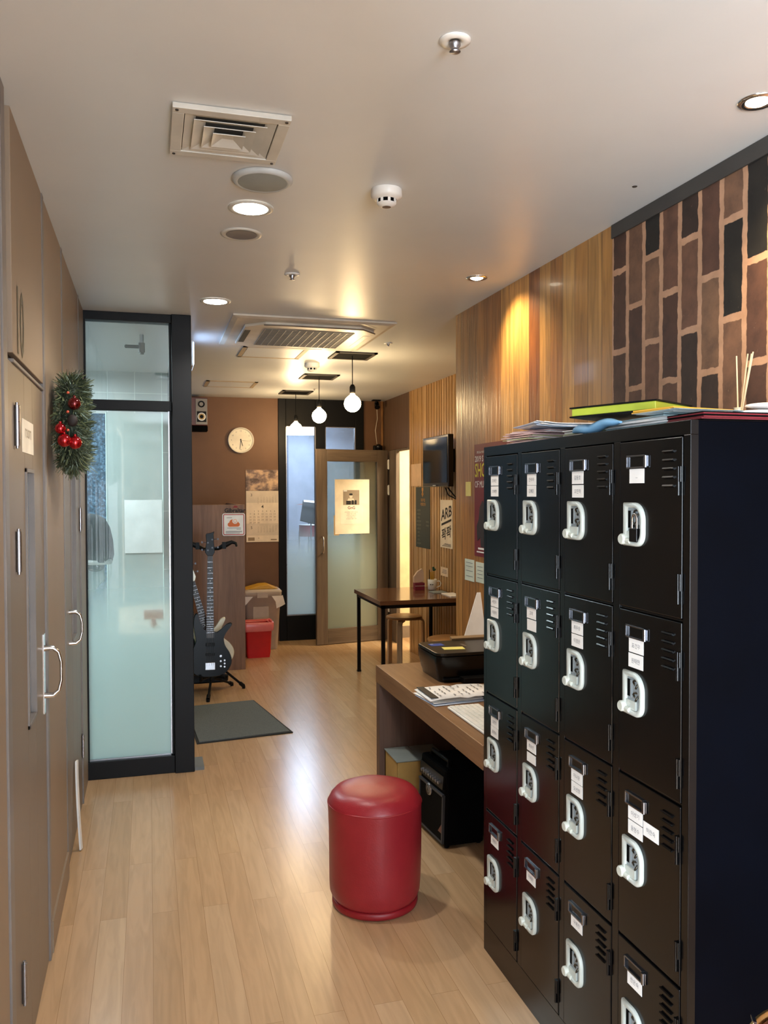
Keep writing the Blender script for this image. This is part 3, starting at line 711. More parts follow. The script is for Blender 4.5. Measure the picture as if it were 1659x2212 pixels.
def notes():
    t = thing('open_notebook', (1.305, 3.415, .7225), 'open white score sheets with a black clip on the desk before the printer', 'papers')
    b = MB()
    for i, (dx, dy, a, m) in enumerate(((0, -.02, .1, 1), (.01, -.01, -.05, 1), (.0, 0, .12, 0), (.01, .005, .03, 0))):
        b.mat(m).obox((dx, dy, .002+i*.003), (.33, .21, .0016), (0, 0, a))
    b.build('loose_sheets', [m_paper, m_pblue], t)
    b = MB().sh(True); N = 10; P = []
    for i in range(N+1):
        u = -.165+.34*i/N; z = .018+.010*abs(math.sin(PI*i/N))**.5*(1 if i < N else 1)
        if abs(i-5) < 1: z -= .006
        for v in (-.115, .105): P.append((u, v, z))
    b.add(P, [(2*i, 2*i+2, 2*i+3, 2*i+1) for i in range(N)])
    b.build('open_pages', m_paper, t, solid=.003)
    b = MB()
    for i in range(8):
        for j in range(5):
            if (i*3+j) % 4 != 3: b.box(-.11+i*.033, -.105+i*.033, -.09+j*.035, -.068+j*.035, .0305, .0309)
    b.build('printed_lines', m_print, t, tags={'kind': 'stuff'})
    MB().obox((-.140, .0, .0275), (.032, .205, .0025), (0, 0, 0)).build('dark_band', plain('clip_dark', '#2F2C28', .5), t)
notes()
t = thing('keyboard', (1.262, 3.015, .7225), 'white computer keyboard on the desk near the lockers', 'keyboard', rotz=0)
MB().box(-.072, .072, -.215, .215, .001, .010).build('keyboard_base', m_white, t, bevel=.003)
b = MB()
for i in range(21):
    for j in range(6):
        if j == 0 and 6 < i < 12: continue
        b.box(-.066+j*.0222, -.066+j*.0222+.0192, -.209+i*.01995, -.209+i*.01995+.0168, .010, .0145)
b.box(-.066, -.0468, -.209+7*.01995, -.209+12*.01995-.003, .010, .0145)
b.build('keys', plain('key_white', '#ECECE6', .5), t, tags={'kind': 'stuff'}, bevel=.001)
MB().box(1.39, 1.45, 3.24, 3.35, .7225, .737).build('flat_case', m_black, tags=T('small dark flat case lying on the desk beside the keyboard', 'case'), bevel=.004)

# under the desk
t = thing('cardboard_box', (1.29, 3.92, 0), 'cardboard box with grey lid flaps on the floor under the desk', 'box')
b = MB().box(1.165, 1.175, 3.87, 4.09, 0, .295).box(1.165, 1.42, 3.865, 3.875, 0, .295).box(1.41, 1.42, 3.87, 4.09, 0, .295).box(1.165, 1.42, 4.08, 4.09, 0, .295).box(1.165, 1.42, 3.87, 4.09, 0, .01)
b.build('box_sides', plain('kraft_board', '#A98A4E', .8), t, world=True)
MB().box(1.160, 1.288, 3.865, 4.095, .297, .301).box(1.292, 1.424, 3.865, 4.095, .297, .301).build('lid_flaps', plain('grey_board', '#7D8480', .7), t, world=True)
def amp():
    t = thing('guitar_amplifier', (1.37, 3.66, 0), 'small black guitar amplifier with a round badge on the floor under the desk', 'amplifier', rotz=.07)
    MB().obox((.0, 0, .185), (.20, .30, .35), (0, .03, 0)).build('cabinet', plain('black_tolex', '#030304', .75, bump=.4, spec=.1), t, bevel=.014)
    MB().obox((-.1045, 0, .135), (.006, .25, .20), (0, .03, 0)).build('speaker_grille', plain('grille_cloth', '#080706', .8, spec=.1), t)
    b = MB()
    for a, s_ in (((-.105, 0, .028), (.012, .28, .012)), ((-.105, 0, .245), (.012, .28, .010)), ((-.105, -.136, .135), (.012, .01, .22)), ((-.105, .136, .135), (.012, .01, .22))): b.obox(a, s_, (0, .03, 0))
    b.build('grille_frame', plain('grille_frame_grey', '#3A3D42', .5), t)
    MB().obox((-.099, 0, .30), (.012, .27, .06), (0, .1, 0)).build('control_panel', plain('amp_panel', '#0C0D10', .4), t)
    for i in range(8):
        MB().tube([(-.104, -.105+i*.028, .298), (-.118, -.105+i*.028, .297)], .0075, 10).tube([(-.118, -.105+i*.028, .297), (-.1195, -.105+i*.028, .297)], .003, 6).build('knob', plain('knob_silver', '#9FA2A8', .3, .8) if 'knob_silver' not in bpy.data.materials else bpy.data.materials['knob_silver'], t)
    b = MB().mat(0).lathe([(0, -.1125), (.027, -.1125), (.029, -.109), (.029, -.105)], (0, 0, 0), 28, 'x'); 
    for i, v in enumerate(b.v): b.v[i] = (v[0], v[1]+.02, v[2]+.225)
    b.mat(1).lathe([(.018, -.1135), (.021, -.1135)], (0, .02, .225), 24, 'x').text('A', (-.1138, .02, .213), (0, -1, 0), (0, 0, 1), .03)
    b.build('badge', [plain('badge_silver', '#A9ABB0', .35, .8), m_ink], t)
    MB().tube([(-.06, -.10, .36), (-.055, -.095, .385), (-.055, .095, .385), (-.06, .10, .36)], .010, 10).build('carry_handle', m_black, t)
    MB().prism([(-.135, .03), (-.05, .03), (-.135, .12)], lambda u, v, d: (d, u, v), -.1082, -.1095).build('painted_reflection', plain('red_reflection_wood', '#6A3426', .3), t)  # reddish reflection painted as a flat triangle over the grille
    for x in (-.08, .08):
        for y in (-.12, .12): MB().tube([(x, y, 0), (x, y, .014)], .012, 10).build('foot', m_black, t)
amp()

# ------------------------------------------------------------------ tall table, stools
t = thing('side_table', (2.17, 6.86, 0), 'brown square table with thin black metal legs against the slatted wall', 'table')
MB().box(1.79, 2.545, 6.42, 7.30, .71, .745).build('table_top', laminate('table_top_gloss', '#6A4A34', '#7C5840', 0, .12), t, world=True, bevel=.002)
b = MB()
for a in ((1.81, 2.53, 6.44, 6.47), (1.81, 2.53, 7.25, 7.28), (1.81, 1.84, 6.44, 7.28), (2.50, 2.53, 6.44, 7.28)): b.box(*a, .68, .709)
b.build('apron_frame', m_black, t, world=True)
for x, y in ((1.825, 6.455), (2.515, 6.455), (1.825, 7.265), (2.515, 7.265)):
    MB().box(x-.014, x+.014, y-.014, y+.014, .012, .68).box(x-.017, x+.017, y-.017, y+.017, 0, .014).build('leg', m_black, t, world=True)
m_birch = laminate('birch_seat', '#A87C4C', '#B98C5A', 0, .35); m_birchp = laminate('birch_leg', '#C0A078', '#CFB088', 2, .45)
def stool(x, y, rz, label):
    t = thing('wooden_stool', (x, y, 0), label, 'stool', 'round birch stools', rotz=rz)
    MB().sh(True).lathe([(0, .475), (.155, .475), (.168, .470), (.17, .462), (.168, .452), (.155, .449), (0, .449)], (0, 0, 0), 40).build('seat', m_birch, t)
    for i in range(3):
        a = 2*PI*i/3+PI/2; ca, sa = math.cos(a), math.sin(a)
        prof = [(.06, .437)]+[(.15+.035*math.sin(q), .40+.037*math.cos(q)) for q in [PI/2*j/6 for j in range(7)]]+[(.19, .0)]
        b = MB(); V = []
        for (r_, z) in prof:
            pass
        n = len(prof)
        for k_, (r_, z) in enumerate(prof):
            p0 = Vector(prof[max(0, k_-1)]); p1 = Vector(prof[min(n-1, k_+1)]); d_ = (p1-p0).normalized(); nn = Vector((-d_.y, d_.x))
            for s_ in (.010, -.010):
                for w_ in (-.024, .024):
                    rr, zz = r_+nn.x*s_, z+nn.y*s_
                    V.append((rr*ca-w_*sa, rr*sa+w_*ca, max(0, zz)))
        fs = []
        for k_ in range(n-1):
            q = k_*4
            fs += [(q, q+1, q+5, q+4), (q+2, q+6, q+7, q+3), (q, q+4, q+6, q+2), (q+1, q+3, q+7, q+5)]
        fs += [(0, 2, 3, 1), (4*n-4, 4*n-3, 4*n-1, 4*n-2)]
        b.add(V, fs); b.build('leg', m_birchp, t, bevel=.002)
    return t
stool(2.285, 7.36, 2.62, 'round birch stool under the side table, nearer the open door')
s2 = stool(2.27, 6.13, .3, 'round birch stool half hidden behind the printer')

t = thing('white_mug', (2.445, 7.02, .745), 'white mug holding pens and a spatula on the side table', 'mug')
MB().sh(True).lathe([(0, .004), (.034, .004), (.038, .008), (.041, .05), (.042, .098), (.039, .099), (.037, .05), (.034, .012), (0, .01)], (0, 0, 0), 28).build('cup', m_white, t)
MB().sh(True).tube([(.034, -.02, .08), (.055, -.035, .085), (.068, -.04, .065), (.062, -.037, .04), (.034, -.02, .025)], .005, 8).build('cup_handle', m_white, t)
MB().box(-.032, -.024, -.037, -.030, .05, .058).box(-.018, -.004, -.0425, -.038, .05, .056).build('print', m_ink, t)
t = thing('pen_set', (2.445, 7.02, .76), 'yellow sticks and a small green plant top standing in the white mug', 'pens')
m_ystick = plain('mustard', '#C89A28', .5)
for dx, h in ((-.02, .15), (-.008, .15), (.004, .155), (.018, .16)): MB().tube([(dx*.5, dx*.3, .0), (dx, 0, h)], .0045, 6).build('stick', m_ystick, t)
MB().sphere((.015, -.005, .17), .016, 8, (1, 1, .8)).sphere((.008, -.005, .185), .011, 8).build('green_top', plain('dark_green', '#1E4A38', .7), t)
MB().box(-.03, -.024, -.002, .002, .0, .17).build('black_pen', m_ink, t)
t = thing('card_holder_box', (2.335, 7.07, .746), 'white and dark red paper box standing on the side table beside the mug', 'box')
MB().mat(0).box(-.045, .045, -.03, .03, 0, .065).build('box_front', [plain('dark_pink', '#7E2038', .6)], t)
MB().box(-.046, .046, -.0315, -.0305, .036, .040).build('white_line', m_white, t)
b = MB().prism([(-.045, .065), (-.045, .12), (-.01, .165), (.03, .19), (.045, .16), (.05, .10), (.04, .075), (0, .066)], lambda u, v, d: (u, d, v), .0, .03); b.build('box_back', plain('pinkish_card', '#D8C0AC', .7), t)
MB().box(2.38, 2.50, 6.78, 6.92, .7455, .752).build('glass_coaster', plain('grey_tile', '#8FA3A8', .2), tags=T('thin grey tablet-like tile lying beside the white mug', 'tile'))
MB().box(2.43, 2.54, 6.50, 6.74, .7455, .753).build('booklet', m_paper, tags=T('thin white booklet on the wall side corner of the table', 'booklet'))

# ------------------------------------------------------------------ open wood-framed door
def open_door():
    A = Vector((1.700, 8.615)); B = Vector((2.525, 8.765)); d = (B-A); L_ = d.length; ang = math.atan2(d.y, d.x)
    t = bpy.data.objects.new('door_4', None); C.objects.link(t); t.location = (A.x, A.y, 0); t.rotation_euler = (0, 0, ang); t['kind'] = 'structure'
    th = .02; H0 = .005; H1 = 2.085
    MB().box(0, .125, -th, th, H0, H1).box(L_-.125, L_, -th, th, H0, H1).build('stile', m_doorwood, t, bevel=.003)
    MB().box(.125, L_-.125, -th, th, 1.955, H1).box(.125, L_-.125, -th, th, H0, .17).build('rail', m_doorwoodh, t, bevel=.003)
    MB().box(.125, L_-.125, -.004, .004, .17, 1.955).build('glass_pane', film_glass('door_frosted_glass', '#CBD6C9', 1.40, .75, .12, .80, (.80, .84, .80), .05), t)
    MB().tube([(.06, -th, .98), (.06, -th-.045, .99), (.06, -th-.05, 1.02), (.06, -th-.05, 1.12), (.06, -th-.045, 1.15), (.06, -th, 1.16)], .0075, 10).build('door_handle', m_chrome, t)
    for z in (.36, 1.65, 1.93):
        MB().box(L_-.002, L_+.022, -th-.006, -th+.004, z-.05, z+.05).tube([(L_+.010, -th-.008, z-.055), (L_+.010, -th-.008, z+.055)], .008, 10).build('hinge', m_white, t)
    # notice on the pane
    u0 = .215; w = .405
    n = thing('door_notice', (A.x, A.y, 0), 'large cream notice with a small portrait photo taped on the open door glass', 'notice'); n.rotation_euler = (0, 0, ang)
    MB().box(u0, u0+w, -.010, -.006, 1.178, 1.765).build('backing_sheet', m_cream, n)
    MB().box(u0-.012, u0+.05, -.0055, -.0045, 1.165, 1.38).build('under_sheet', plain('tan_sheet', '#C9AE84', .7), n)
    cx = u0+w*.47
    b = MB().mat(0).box(cx-.095, cx+.095, -.0115, -.0105, 1.49, 1.65)
    b.mat(1)
    b.prism(rrect(.036, .045, .017, 5, cx-.005, 1.585), lambda u, v, dd: (u, dd, v), -.012, -.0125)
    b.prism([(cx-.05, 1.53), (cx-.035, 1.56), (cx+.025, 1.56), (cx+.04, 1.53)], lambda u, v, dd: (u, dd, v), -.0119, -.0123)
    b.mat(2).prism(rrect(.040, .022, .01, 4, cx-.005, 1.603), lambda u, v, dd: (u, dd, v), -.0126, -.013)
    b.box(cx-.06, cx-.005, -.0128, -.0122, 1.495, 1.535).box(cx+.002, cx+.03, -.0128, -.0122, 1.495, 1.54).box(cx+.037, cx+.062, -.0128, -.0122, 1.495, 1.54)
    b.mat(3).box(cx-.09, cx-.05, -.0122, -.0115, 1.635, 1.648)
    b.build('portrait_photo', [plain('photo_grey', '#9C8E7C', .5), plain('photo_skin', '#D9CDBB', .6), m_ink, m_white], n)
    b = MB().mat(0).prism(rrect(.27, .205, .02, 4, cx+.005, 1.385), lambda u, v, dd: (u, dd, v), -.0112, -.0104)
    b.mat(1).text('GnG', (cx, -.0116, 1.445), (1, 0, 0), (0, 0, 1), .045, .02)
    b.mat(2)
    for i, (tx, w_) in enumerate((('공지사항을 안내해 드립니다', .21), ('연습실 이용 시간을', .16), ('지켜주시기 바랍니다', .14), ('모두의 협조 부탁', .14), ('감사합니다 좋은 하루', .18))):
        b.text(tx, (cx, -.0116, 1.408-i*.018), (1, 0, 0), (0, 0, 1), .0135)
    b.build('text_card', [plain('card_white', '#F4EADA', .7), plain('logo_red', '#7A2A30', .6), m_print], n)
open_door()

# ------------------------------------------------------------------ far wall things
t = thing('wall_clock', (.960, YF, 2.188), 'round white wall clock on the brown far wall', 'clock')
MB().sh(True).lathe([(0, -.014), (.118, -.014), (.130, -.034), (.137, -.034), (.138, -.002)], (0, 0, 0), 48, 'y').build('clock_case', plain('clock_rim', '#D8D2C4', .4), t)
b = MB().mat(0).lathe([(0, -.016), (.122, -.016)], (0, 0, 0), 48, 'y')
b.mat(1)
for i in range(12):
    a = 2*PI*(i+1)/12; b.text(str(i+1), (.10*math.sin(a), -.0168, .10*math.cos(a)-.007), (1, 0, 0), (0, 0, 1), .022)
b.build('clock_face', [plain('clock_white', '#E9E2D0', .5), m_print], t)
for nm, an, ln, w_ in (('hour_hand', math.radians(162), .065, .007), ('minute_hand', math.radians(187), .098, .005), ('second_hand', math.radians(95), .10, .0015)):
    s_, c_ = math.sin(an), math.cos(an)
    b = MB().add([(s_*-.015+c_*w_/2, -.019, c_*-.015-s_*w_/2), (s_*-.015-c_*w_/2, -.019, c_*-.015+s_*w_/2), (s_*ln-c_*w_/3, -.019, c_*ln+s_*w_/3), (s_*ln+c_*w_/3, -.019, c_*ln-s_*w_/3)], [(0, 1, 2, 3)])
    b.build(nm, m_ink, t, solid=.001)
def photo_mat():
    k = NT('calendar_photo'); b = k.bsdf(rough=.5); v = k.coord((1, 1, 1.4))
    k.l(k.ramp(k.noise(v, 7, 6, .6), [(.30, hx('#2A211C')), (.42, hx('#5A463C')), (.5, hx('#8C7468')), (.58, hx('#C9A888')), (.7, hx('#E0C09A'))]), b.inputs['Base Color']); return k.m
def calendar():
    t = thing('wall_calendar', (1.186, YF, 1.48), 'three month wall calendar with a photo on top beside the black window frame', 'calendar')
    MB().box(1.010, 1.360, YF-.008, YF-.002, 1.645, 1.872).build('calendar_photo', photo_mat(), t, world=True)
    m_pc = plain('calendar_paper', '#F4E4CE', .7); m_pc2 = plain('calendar_paper_grey', '#E0D2BE', .7)
    b = MB().mat(0).box(1.012, 1.362, YF-.008, YF-.002, 1.090, 1.644).mat(1).box(1.012, 1.362, YF-.009, YF-.0081, 1.515, 1.644).box(1.012, 1.362, YF-.009, YF-.0081, 1.16, 1.29)
    b.mat(2); Y_ = YF-.0095
    def month(x0, z0, dx, dz, first, days, sz):
        col, row = first, 0
        for dn in range(1, days+1):
            b.text(str(dn), (x0+col*dx, Y_, z0-row*dz), (1, 0, 0), (0, 0, 1), sz); col += 1
            if col == 7: col = 0; row += 1
    month(1.055, 1.415, .044, .031, 1, 30, .026)
    month(1.14, 1.585, .032, .0165, 5, 31, .014)
    month(1.14, 1.262, .032, .0165, 3, 31, .014)
    b.mat(3).text('4', (1.187, Y_, 1.455), (1, 0, 0), (0, 0, 1), .052, .01).text('3', (1.068, Y_, 1.585), (1, 0, 0), (0, 0, 1), .042).text('5', (1.068, Y_, 1.232), (1, 0, 0), (0, 0, 1), .042)
    b.mat(2).box(1.03, 1.10, Y_-.0005, Y_, 1.105, 1.14).box(1.275, 1.34, Y_-.0005, Y_, 1.108, 1.12).text('o', (1.145, Y_, 1.125), (1, 0, 0), (0, 0, 1), .03)
    b.build('month_sheets', [m_pc, m_pc2, plain('calendar_print', '#9A8468', .7), plain('calendar_dark', '#3A3026', .7)], t, world=True)
calendar()
t = thing('bookshelf_speaker', (.53, YF-.1, 2.33), 'wooden bookshelf speaker mounted high on the brown far wall', 'speaker')
MB().box(.425, .600, YF-.20, YF-.01, 2.325, 2.615).build('cabinet', plain('speaker_wood', '#5A2A1A', .4), t, world=True, bevel=.004)
MB().box(.478, .596, YF-.206, YF-.2005, 2.335, 2.600).build('baffle', plain('baffle_grey', '#8C8882', .45), t, world=True, bevel=.002)
MB().sh(True).lathe([(.036, -.209), (.036, -.206)], (.535, YF, 2.545), 24, 'y').lathe([(0, -.205), (.02, -.206), (.034, -.2095)], (.535, YF, 2.545), 24, 'y').build('tweeter', m_black, t, world=True)
MB().mat(0).box(.490, .584, YF-.2085, YF-.206, 2.360, 2.470).mat(1).sh(True).lathe([(.042, -.2095), (.030, -.2105)], (.537, YF, 2.415), 24, 'y').mat(0).lathe([(.0, -.215), (.015, -.211), (.030, -.2105)], (.537, YF, 2.415), 24, 'y').mat(2).lathe([(.020, -.2125), (.027, -.2125)], (.537, YF, 2.415), 24, 'y').build('woofer', [m_black, m_white, plain('cone_yellow', '#D8B060', .5)], t, world=True)
MB().box(.43, .60, YF-.19, YF-.01, 2.27, 2.318).build('wall_bracket', m_dark, t, world=True)
t = thing('security_camera', (2.43, 8.86, ZC-.04), 'small dark camera under the ceiling in the far right corner', 'camera')
MB().box(2.39, 2.48, 8.83, 8.90, ZC-.012, ZC-.001).build('mount_plate', m_black, t, world=True)
MB().tube([(2.435, 8.87, ZC-.012), (2.435, 8.87, ZC-.04)], .012, 10).build('neck', m_black, t, world=True)
MB().tube([(2.445, 8.89, ZC-.035), (2.44, 8.84, ZC-.085)], [.026, .030], 16).tube([(2.44, 8.84, ZC-.085), (2.439, 8.835, ZC-.09)], .018, 12).build('camera_head', m_blackg, t, world=True)
MB().tube([(2.45, 8.90, ZC-.07), (2.47, 8.95, ZC-.2), (2.455, 8.98, ZC-.33), (2.47, 8.97, ZC-.48)], .004, 6).build('cable', plain('cable_white', '#CFC4B2', .5), tags=T('thin pale cable hanging down from the corner camera', 'cable'))
t = thing('sensor_box', (2.485, 8.94, 2.13), 'small round black device on the far wall above the open door', 'device')
MB().box(2.43, 2.53, 8.95, 9.0, 2.09, 2.15).build('device_base', m_black, t, world=True, bevel=.008)
MB().sphere((2.48, 8.93, 2.13), .034, 10).build('dome', m_blackg, t, world=True)
MB().box(2.528, 2.548, YF-.012, YF, 0, ZC).build('trim_3', plain('light_wood_trim', '#9B6E42', .5), tags=ST)

# laminate divider with stickers, standing in front of the far wall
t = thing('laminate_divider', (.54, 7.9, 0), 'chest high brown laminate divider panel behind the guitars', 'divider')
MB().box(.245, .845, 7.64, 7.70, 0, 1.517).build('front_board', m_lam, t, world=True, bevel=.002)
MB().box(.80, .842, 7.70, YF-.001, 0, 1.515).build('side_board', m_lam, t, world=True)
b = MB().mat(0).text('Gibraltar', (.758, 7.637, 1.447), (1, 0, 0), (0, 0, 1), .052, .03)
b.mat(1).prism([(.735, 1.49), (.785, 1.49), (.772, 1.508), (.765, 1.50), (.758, 1.512), (.748, 1.50)], lambda u, v, d: (u, d, v), 7.6365, 7.6385)
b.build('logo_sticker', [m_ink, plain('dark_red_mark', '#8E1C24', .6)], tags=T('black Gibraltar lettering sticker with a red mark on the laminate divider', 'sticker'))
def cloudsign():
    y = 7.6375
    b = MB().mat(0).prism(rrect(.205, .205, .018, 4, .745, 1.335), lambda u, v, d: (u, d, v), y, y-.002)
    b.mat(1).prism(rrect(.190, .190, .012, 4, .745, 1.335), lambda u, v, d: (u, d, v), y-.002, y-.0024)
    b.mat(0).prism(rrect(.175, .175, .006, 4, .745, 1.335), lambda u, v, d: (u, d, v), y-.0024, y-.0028)
    b.mat(2)
    f = lambda u, v, d: (u, d, v)
    b.prism(rrect(.11, .040, .0199, 6, .745, 1.335), f, y-.0028, y-.0032).prism(rrect(.06, .06, .0299, 8, .735, 1.352), f, y-.0028, y-.00325).prism(rrect(.05, .05, .0249, 8, .765, 1.345), f, y-.0028, y-.0033)
    b.mat(0).prism(rrect(.050, .050, .0249, 8, .757, 1.367), f, y-.0034, y-.0038).mat(3).prism(rrect(.036, .036, .0179, 8, .757, 1.367), f, y-.0038, y-.0041).mat(0).prism(rrect(.020, .020, .0099, 8, .757, 1.367), f, y-.0041, y-.0043)
    b.mat(4)
    for x0, x1, z in ((.68, .73, 1.395), (.685, .81, 1.302), (.77, .81, 1.290), (.672, .82, 1.272), (.672, .818, 1.263), (.672, .80, 1.255)): b.box(x0, x1, y-.0033, y-.0028, z, z+.004)
    b.build('cloud_sign', [m_white, plain('sign_red', '#B0302C', .5), plain('sign_orange', '#D9702E', .5), plain('sign_pink', '#E8B8A0', .5), m_print], tags=T('square white sign with red border and an orange cloud on the laminate divider', 'sign'))
cloudsign()

# bins
def bin_beige():
    t = thing('waste_bin', (1.12, 8.66, 0), 'tall beige waste bin with a yellow lid by the far wall', 'bin')
    n = 24
    def lv(w, d, z, r=.04): return [(x, y, z) for x, y in rrect(w, d, r, 5)]
    L_ = [lv(.31, .24, 0), lv(.32, .25, .02), lv(.38, .29, .55), lv(.40, .31, .555), lv(.40, .31, .585)]
    b = MB().sh(True); n = len(L_[0]); b.add([p for q in L_ for p in q], [(i*n+j, i*n+(j+1) % n, (i+1)*n+(j+1) % n, (i+1)*n+j) for i in range(len(L_)-1) for j in range(n)])
    b.sh(False).add(L_[0], [tuple(range(n))[::-1]]).box(-.10, .06, -.152, -.13, .12, .45)
    m_b = plain('bin_beige', '#AFA294', .45); b.build('bin_body', m_b, t)
    L_ = [lv(.40, .31, .586), lv(.405, .315, .605), lv(.37, .28, .625), lv(.33, .24, .628)]
    b = MB().sh(True); b.add([p for q in L_ for p in q], [(i*n+j, i*n+(j+1) % n, (i+1)*n+(j+1) % n, (i+1)*n+j) for i in range(len(L_)-1) for j in range(n)]); b.sh(False).add(L_[-1], [tuple(range(n))]).box(-.06, .05, -.170, -.15, .545, .60)
    b.build('lid_rim', m_b, t)
    b = MB().prism([(-.17, .628), (-.02, .668), (.06, .672), (.17, .628)], lambda u, v, d: (u, d, v), -.12, .12); b.build('lid_flap', plain('lid_yellow', '#C99A2A', .45), t, bevel=.006)
    b = MB().add([(.205, -.15, .56), (.212, -.10, .56), (.23, -.15, .47), (.19, -.158, .45), (.14, -.160, .43), (.09, -.162, .56), (.13, -.162, .50)], [(0, 1, 2), (0, 2, 3), (0, 3, 4), (0, 4, 6), (6, 5, 0)])
    b.add([(-.19, -.158, .56), (-.10, -.160, .56), (-.19, -.156, .46)], [(0, 1, 2)])
    b.build('liner_bag', plain('bag_white', '#D8D4D0', .4), t, solid=.002)
bin_beige()
def bin_red():
    t = thing('waste_bin', (1.03, 8.23, 0), 'small red square waste bin with a pink liner bag beside the divider', 'bin')
    def lv(w, d, z, r=.02): return [(x, y, z) for x, y in rrect(w, d, r, 4)]
    L_ = [lv(.22, .18, 0), lv(.235, .19, .05), lv(.262, .22, .34), lv(.27, .225, .345), lv(.25, .21, .345), lv(.22, .18, .03)]
    n = len(L_[0]); b = MB().sh(True).add([p for q in L_ for p in q], [(i*n+j, i*n+(j+1) % n, (i+1)*n+(j+1) % n, (i+1)*n+j) for i in range(len(L_)-1) for j in range(n)])
    b.sh(False).add(L_[0], [tuple(range(n))[::-1]]); b.build('bin_body', plain('bin_red', '#C21A22', .4), t)
    R2 = random.Random(3); L_ = []
    for z, w in ((.262, .275), (.275, .292), (.31, .300), (.345, .296), (.352, .284), (.33, .235)):
        L_.append([(x*(1+R2.uniform(-.012, .012)), y*(1+R2.uniform(-.012, .012)), z+R2.uniform(-.006, .006)) for x, y in rrect(w, w*.85, .03, 4)])
    b = MB().sh(True).add([p for q in L_ for p in q], [(i*n+j, i*n+(j+1) % n, (i+1)*n+(j+1) % n, (i+1)*n+j) for i in range(len(L_)-1) for j in range(n)])
    b.build('liner_bag', plain('bag_pink', '#E07A7C', .3), t)
bin_red()

